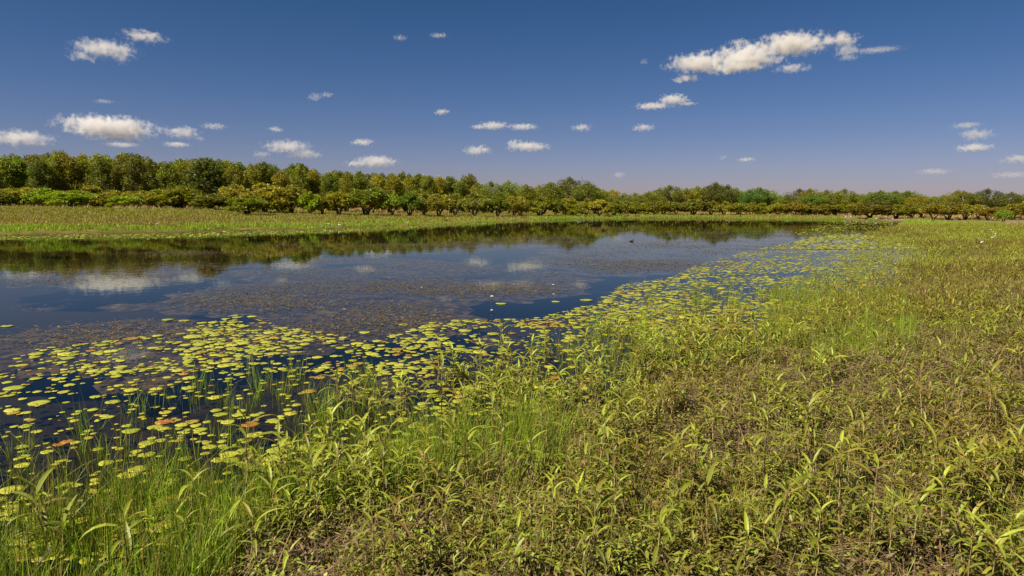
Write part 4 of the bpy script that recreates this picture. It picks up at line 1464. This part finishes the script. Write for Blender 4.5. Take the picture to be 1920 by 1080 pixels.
# silhouette of the woods
SX = [-80, 0, 30, 60, 125, 150, 180, 200, 250, 275, 300, 345, 365, 380, 400, 425, 440, 480, 500, 530, 560, 580, 610, 640, 660, 690, 720, 760, 790, 815, 840, 865, 880, 900]
SY = [290, 293, 287, 290, 281, 287, 283, 290, 284, 288, 301, 298, 295, 294, 292, 292, 304, 305, 302, 312, 306, 309, 318, 320, 318, 322, 318, 322, 321, 330, 326, 332, 326, 338]
n_f = 0
fo = {}
lastlab = None
GF = 'tall trees of the left forest'
fl = {395: 'tall tree standing forward of the left forest with foliage to the ground', 128: 'tallest crown in the left part of the forest', 40: 'forest tree with a bare pale trunk showing near the left edge', 884: 'last tall tree at the right end of the left forest'}
cols = list(np.arange(-70, 900, 30))
for i, px in enumerate(cols):
    pxj = px + random.uniform(-6, 6)
    D = np.interp(pxj, [-70, 0, 450, 905], [140, 144, 168, 215]) + random.uniform(-4, 4)
    pt = np.interp(pxj, SX, SY) + random.uniform(-1, 7)
    P = col_at(pxj, D)
    H = height_for(pxj, pt, P)
    if pxj < 0: lb = near_label(pxj, 385, 'front forest tree out of view', np.array([[0.0, 385.0]]), ['left edge of the view'], fo)
    else:
        zone = ['above the lime shrubs', 'left of the forward standing tree', 'above the broad orange shrub', 'above the largest green shrub', 'near the forest end'][min(4, int(pxj // 185))]
        k_ = sum(1 for c in cols[:i] if 0 <= c and int(max(c, 0) // 185) == int(pxj // 185))
        lb = f'front forest tree {zone}, {ORD[min(k_, 11)]} from the left there'
    plant_tree('forest_tree', SLIM[random.randrange(6)], P, H, 58 / FPX * D * random.uniform(1.9, 2.3) * np.interp(pxj, [0, 900], [1, .72]), random.uniform(0, 6.28), jit(random.choice([OLIVE, OLIVE, GREEN, YOL, DARK]), .1), lb, 'tree', GF)
for row in range(3):
    for px in np.arange(-80 + 11 * row, 893, 33):
        pxj = px + random.uniform(-8, 8)
        D = np.interp(pxj, [-70, 0, 450, 905], [140, 144, 168, 215]) + 9 + 9 * row + random.uniform(-3, 3)
        pt = np.interp(pxj, SX, SY) + random.uniform(-2, 5) + row * .5
        P = col_at(pxj, D)
        plant_tree('forest_tree', SLIM[random.randrange(6)], P, height_for(pxj, pt, P), 60 / FPX * D * random.uniform(1.8, 2.2) * np.interp(pxj, [0, 900], [1, .75]), random.uniform(0, 6.28), jit(random.choice([OLIVE, DARK, GREEN]), .12),
                   near_label(pxj, 385, ['second row forest tree', 'third row forest tree', 'rearmost forest tree'][row], LMX, [q + ' below' for q in LMS], bc), 'tree', 'trees deep in the left forest')
P = col_at(398, 124)
plant_tree('forest_tree', SLIM[1], P, height_for(398, 293, P), 85 / FPX * 124 * 2.2, .4, (0.085, 0.10, 0.012), 'tall tree standing forward of the left forest with foliage to the ground', 'tree', GF)

# separate trees right of the forest: (px, top, width px, distance, colour, label)
RT = [
    (920, 340, 40, 205, GREEN, 'small green tree just right of the end of the tall forest'), (953, 338, 34, 205, GREEN, 'upright tree between the forest end and the broad dark crowns'),
    (985, 346, 46, 215, OLIVE, 'first tree of the middle group, dark and rounded'), (1010, 347, 30, 235, YOL, 'thin pale tree behind the start of the middle group'),
    (1030, 342, 44, 220, GREEN, 'green tree on the left shoulder of the middle group'), (1066, 332, 60, 225, (.12, .12, .022), 'tallest tree of the middle group with a pale loose crown'),
    (1100, 342, 52, 215, DARK, 'dense dark tree at the right end of the middle group'), (1128, 356, 30, 220, GREEN, None), (1146, 355, 40, 235, YOL, 'low pale tree right of the middle group'),
    (1166, 365, 30, 225, GREEN, None), (1188, 362, 36, 235, OLIVE, None), (1214, 359, 34, 240, GREEN, 'small round tree left of the dark crown group'), (1252, 347, 50, 250, (.16, .165, .012), 'dark tall crown at the left of the far group'),
    (1232, 354, 34, 255, (.1, .09, .025), None), (1283, 353, 40, 250, YOL, None), (1304, 349, 44, 255, OLIVE, 'rounded olive tree between the two dark crowns of the far group'),
    (1335, 342, 46, 250, (.16, .165, .012), 'highest dark crown of the far tree group'), (1360, 347, 44, 255, (.16, .165, .012), 'dark crown touching the highest one of the far group'),
    (1322, 350, 30, 262, (.1, .1, .022), None), (1385, 358, 34, 260, OLIVE, None), (1400, 356, 36, 245, (.09, .17, .02), None), (1418, 352, 62, 255, (.19, .28, .025), 'light fresh green tree with a broad dome on the far side'),
    (1447, 362, 40, 265, GREEN, None), (1468, 367, 34, 270, OLIVE, None), (1492, 354, 40, 262, (.11, .10, .025), 'first tree right of the fresh green dome'), (1512, 354, 40, 255, BROWN, None),
    (1516, 364, 44, 245, (.13, .17, .015), 'light green low tree in front of the far wood'), (1543, 356, 38, 250, GREEN, None), (1560, 360, 34, 245, OLIVE, None), (1577, 354, 36, 250, OLIVE, 'paired narrow crown in the far wood'),
    (1600, 364, 40, 250, GREEN, None), (1625, 360, 44, 245, GREEN, None), (1645, 357, 50, 240, (.12, .15, .014), 'broad light green tree above the widest bronze mound'), (1672, 358, 48, 250, GREEN, None), (1694, 358, 50, 250, GREEN, 'even topped green tree in the right wood'),
    (1722, 367, 40, 240, YOL, None), (1745, 368, 40, 240, YOL, None), (1762, 365, 34, 240, OLIVE, None), (1788, 356, 34, 225, YOL, 'pale topped tree left of the dark rounded crowns at the right'), (1802, 358, 42, 215, (.16, .165, .012), 'dark rounded tree above the spreading shrubs at the right'),
    (1842, 354, 46, 215, (.09, .10, .02), 'tallest rounded tree near the right edge'), (1822, 366, 34, 225, OLIVE, None), (1888, 360, 38, 205, (.16, .165, .012), 'dark compact tree near the right edge'), (1865, 370, 30, 215, OLIVE, None),
    (1918, 361, 40, 210, GREEN, 'green tree cut by the right edge of the view'), (1960, 358, 46, 210, OLIVE, None), (2000, 356, 46, 210, OLIVE, None),
]
lastlab = None
for j, (px, pt, wpx, D, col, lb) in enumerate(RT):
    P = col_at(px, D)
    if lb is None:
        nb = next((t[5] for t in reversed(RT[:j]) if t[5]), '')
        k_ = j - max((q for q in range(j) if RT[q][5]), default=0)
        lb = f'{"green" if col == GREEN else "olive"} tree, {ORD[k_ - 1]} right of the ' + ' '.join(nb.split(' ')[:6])
    plant_tree('tree', ROUND[random.randrange(5)], P, height_for(px, pt, P) * 1.02, wpx / FPX * D * 1.9, random.uniform(0, 6.28), jit(col, .06), lb, 'tree', 'round crowned trees behind the shrubs')
RTX = np.array([(t[0], 350) for t in RT if t[5]], float)
RTS = [short_name(t[5]) for t in RT if t[5]]
for row in range(2):
    for px in np.arange(905, 2020, 30):
        pxj = px + random.uniform(-8, 8); D = 262 + 12 * row + random.uniform(-4, 4) - (30 if px > 1700 else 0)
        base = np.interp(pxj, [905, 960, 1060, 1120, 1175, 1240, 1300, 1400, 1470, 1540, 1600, 1700, 1760, 1850, 2000], [352, 352, 345, 352, 369, 360, 358, 362, 370, 362, 366, 364, 372, 368, 368])
        P = col_at(pxj, D)
        plant_tree('tree', ROUND[random.randrange(5)], P, height_for(pxj, base + random.uniform(0, 5), P), 44 / FPX * D * 1.5, random.uniform(0, 6.28), jit(random.choice([OLIVE, GREEN, DARK, YOL])),
                   near_label(pxj, 350, ['half hidden distant tree', 'farthest distant tree'][row], RTX, RTS, bc), 'tree', 'trees deep in the far wood')


# ------------------------------------------------------------------ birds and flowers
M['white'] = plain_material('white_feathers', (.75, .75, .72), (.85, .85, .83), 8, .6)
M['black'] = plain_material('dark_feathers', (.012, .011, .010), (.03, .028, .025), 8, .5)
M['bill'] = plain_material('bill', (.45, .22, .03), (.5, .3, .05), 8, .4)
M['leg'] = plain_material('bird_leg', (.05, .04, .02), (.2, .1, .03), 8, .5)


def bird_meshes(kind):
    b, h, bl, lg, wg = Buf(), Buf(), Buf(), Buf(), Buf()
    if kind == 'duck':
        tube(b, [(-.20, 0, .07), (-.13, 0, .055), (0, 0, .05), (.10, 0, .06), (.15, 0, .11), (.165, 0, .17), (.19, 0, .20), (.225, 0, .195)], [.008, .045, .075, .06, .032, .026, .034, .016], 10)
        tube(bl, [(.22, 0, .195), (.27, 0, .185)], [.012, .006], 6)
    else:
        e = kind == 'egret'
        z = .30 if e else .26
        tube(b, [(-.26, 0, z - .02), (-.17, 0, z + .01), (-.02, 0, z + .06), (.09, 0, z + .10), (.13, 0, z + .17), (.10, 0, z + .26), (.13, 0, z + .34), (.17, 0, z + .37), (.20, 0, z + .365)] if e else
             [(-.26, 0, z), (-.17, 0, z + .03), (-.02, 0, z + .06), (.10, 0, z + .08), (.17, 0, z + .11)], [.012, .04, .07, .05, .022, .016, .018, .026, .012] if e else [.015, .06, .10, .085, .05], 10)
        if not e:  # black neck and head lowered to feed
            tube(h, [(.15, 0, z + .11), (.22, 0, z + .14), (.28, 0, z + .10), (.31, 0, z + .02), (.335, 0, z - .03)], [.045, .03, .022, .024, .014], 8)
            tube(bl, [(.335, 0, z - .03), (.35, 0, z - .085)], [.014, .006], 6)
        else:
            tube(bl, [(.20, 0, z + .365), (.30, 0, z + .345)], [.010, .002], 6)
        for s in (-1, 1):
            tube(lg, [(-.01, s * .03, z + .02), (-.02, s * .03, z * .5), (.0, s * .03, 0), (.05, s * .035, -.005)], [.012, .007, .007, .004], 5)
            tube(wg, [(.06, s * .06, z + .09), (-.06, s * .075, z + .07), (-.20, s * .045, z + .03), (-.29, s * .02, z - .01)], [.03, .045, .03, .006], 6)
    return b, h, bl, lg, wg


BIRDM = {}
for kd in ('egret', 'goose', 'duck'):
    b, h, bl, lg, wg = bird_meshes(kd)
    parts = []
    body = b.mesh('body', True); body.materials.append(M['black'] if kd == 'duck' else M['white'])
    parts.append(('body', body))
    for nm, bf, mt in (('neck', h, 'black'), ('bill', bl, 'bill'), ('legs', lg, 'leg'), ('wings', wg, 'white' if kd == 'egret' else 'black')):
        if bf.n:
            me = bf.mesh(nm, True); me.materials.append(M[mt]); parts.append((nm, me))
    BIRDM[kd] = parts


def bird(kind, px, py, s, rz, label, on_water=False):
    P = ground_at(px, py, 0.0 if on_water else None)
    if on_water: P[2] = -.02
    else: P[2] = float(height(P[0], P[1]))
    s *= .62
    if kind == 'duck': s *= .8
    o = link({'egret': 'egret', 'goose': 'magpie_goose', 'duck': 'duck'}[kind], None, loc=P, rot=(0, 0, rz), scale=s)
    tag(o, label, 'bird', 'birds around the lagoon')
    for nm, me in BIRDM[kind]: link(nm, me, parent=o)


for a in [
    ('egret', 295, 424, 1.0, .3, 'small white egret leaning forward in the green grass of the left bank'),
    ('goose', 600, 424, .8, 2.5, 'leftmost small dark backed bird of the trio at the pad edge'),
    ('goose', 616, 425, 1.2, .2, 'black and white bird in the middle of the trio at the pad edge'),
    ('egret', 636, 426, 1.1, 2.9, 'white bird at the right of the trio at the pad edge'),
    ('goose', 896, 412, 1.0, .2, 'dark bird on the far bank below the palest yellow shrub'),
    ('goose', 907, 411, 1.1, 3.0, 'second dark bird on the far bank below the palest yellow shrub'),
    ('egret', 1017, 402, 1.6, .1, 'white bird under the wide shrub right of the middle'),
    ('egret', 1586, 410, 1.5, .1, 'white bird at the left start of the bright green strip'),
    ('egret', 1595, 410, 1.5, 2.9, 'white bird beside the one at the start of the green strip'),
    ('egret', 1625, 415, 1.4, .5, 'lone white bird on the green strip left of the bare bank'),
    ('egret', 1643, 413, 1.4, .1, 'white bird at the upper edge of the green strip'),
    ('egret', 1673, 413, 1.2, 2.0, 'small white bird at the edge of the bare bank'),
    ('egret', 1728, 422, 1.3, .3, 'white egret standing between bare bank and green strip'),
    ('goose', 1705, 428, .9, .3, 'small bird in the middle of the green strip'),
    ('goose', 1840, 440, 1.2, .2, 'dark bird left of the white birds at the right'),
    ('egret', 1860, 440, 1.05, 2.6, 'largest white bird in the green strip at the right'),
    ('egret', 1872, 440, 1.0, .4, 'small white bird right of the largest one'),
    ('goose', 1834, 455, 1.2, .1, 'grey white bird below the dark one at the right'),
    ('goose', 1841, 463, 1.2, 3.3, 'black bird lowest of the flock at the right'),
    ('egret', 1862, 454, 1.4, .2, 'white bird low in the vegetation near the right edge'),
]: bird(*a)
for a in [
    ('duck', 1184, 453, 1.7, .4, 'dark duck alone on the bright far water'),
    ('duck', 1181, 421, 1.6, .1, 'left one of the tiny dark ducks near the far shore'),
    ('duck', 1192, 421, 1.6, 3.0, 'second of the tiny dark ducks near the far shore'),
    ('duck', 1206, 420, 1.4, .1, 'third of the tiny dark ducks near the far shore'),
    ('duck', 1212, 420, 1.4, .1, 'rightmost of the tiny dark ducks near the far shore'),
]: bird(*a, on_water=True)


def flower_meshes():
    p, c = Buf(), Buf()
    for ring, (n, el, L) in enumerate([(9, .35, .055), (8, .8, .05), (6, 1.15, .04)]):
        for k in range(n): leaf(p, (0, 0, .03), 6.283 * k / n + ring * .3, el, L, .011, -.4, .9, 0, 4, .3)
    tube(c, [(0, 0, .03), (0, 0, .05)], [.011, .014], 8)
    s = Buf(); tube(s, [(0, 0, -.3), (0, 0, .035)], [.004, .005], 6)
    a, b, d = p.mesh('petals'), c.mesh('centre'), s.mesh('stalk')
    a.materials.append(plain_material('petal', (.8, .78, .74), (.85, .82, .8), 9, .5)); b.materials.append(M['bill']); d.materials.append(M['stem'])
    return a, b, d


fm = flower_meshes()
for (px, py, s, lb) in [(922, 560, 2.0, 'brightest white water flower on open blue water'), (1037, 537, 1.6, 'white water flower farther out to the right'), (1038, 554, 1.2, 'small white flower below the farther one'),
                        (922, 585, 1.4, 'small white flower over the tiny pads'), (790, 541, 1.1, 'tiny white speck of a flower in the brown weed'), (430, 707, .9, 'white flower among the middle pads'),
                        (645, 582, 1.0, 'small white flower at the edge of the brown weed')]:
    P = ground_at(px, py, 0.0)
    o = link('water_flower', None, loc=(P[0], P[1], .0), rot=(0, 0, random.uniform(0, 6)), scale=s * .6)
    tag(o, lb, 'flower', 'white flowers on the water')
    for nm, me in zip(('petals', 'centre', 'stalk'), fm): link(nm, me, parent=o)

# long straw stalks leaning across the near reeds: foot and tip in the picture, reach m
for (x0, y0, x1, y1, lb) in [(205, 1085, 232, 1000, 'pale thick dead stalk rising among the reeds at the lower left'), (245, 1045, 320, 965, 'long pale straw leaning right over the lower left reeds'),
                             (20, 900, 22, 850, 'dark stub standing in the water at the left edge'), (1105, 1060, 1120, 985, 'pale dead stalk in the scrub right of the middle'),
                             (780, 1040, 740, 940, 'thin rusty dead stalk among the middle reeds')]:
    p = ground_at(x0, y0)
    v = ray(x1, y1); t = (p[1] - .1) / v[1]
    q = np.array([0, 0, CAM_H]) + v * t
    b = Buf(); mid = (p + q) / 2 + np.array([.01, 0, .02])
    tube(b, [tuple(p - np.array([0, 0, .05])), tuple(mid), tuple(q)], [.005, .004, .002], 6, .9 if 'dark' not in lb else 0.0)
    tag(link('dead_stalk', b.mesh('dead_stalk', True), M['litter']), lb, 'dead stalk')
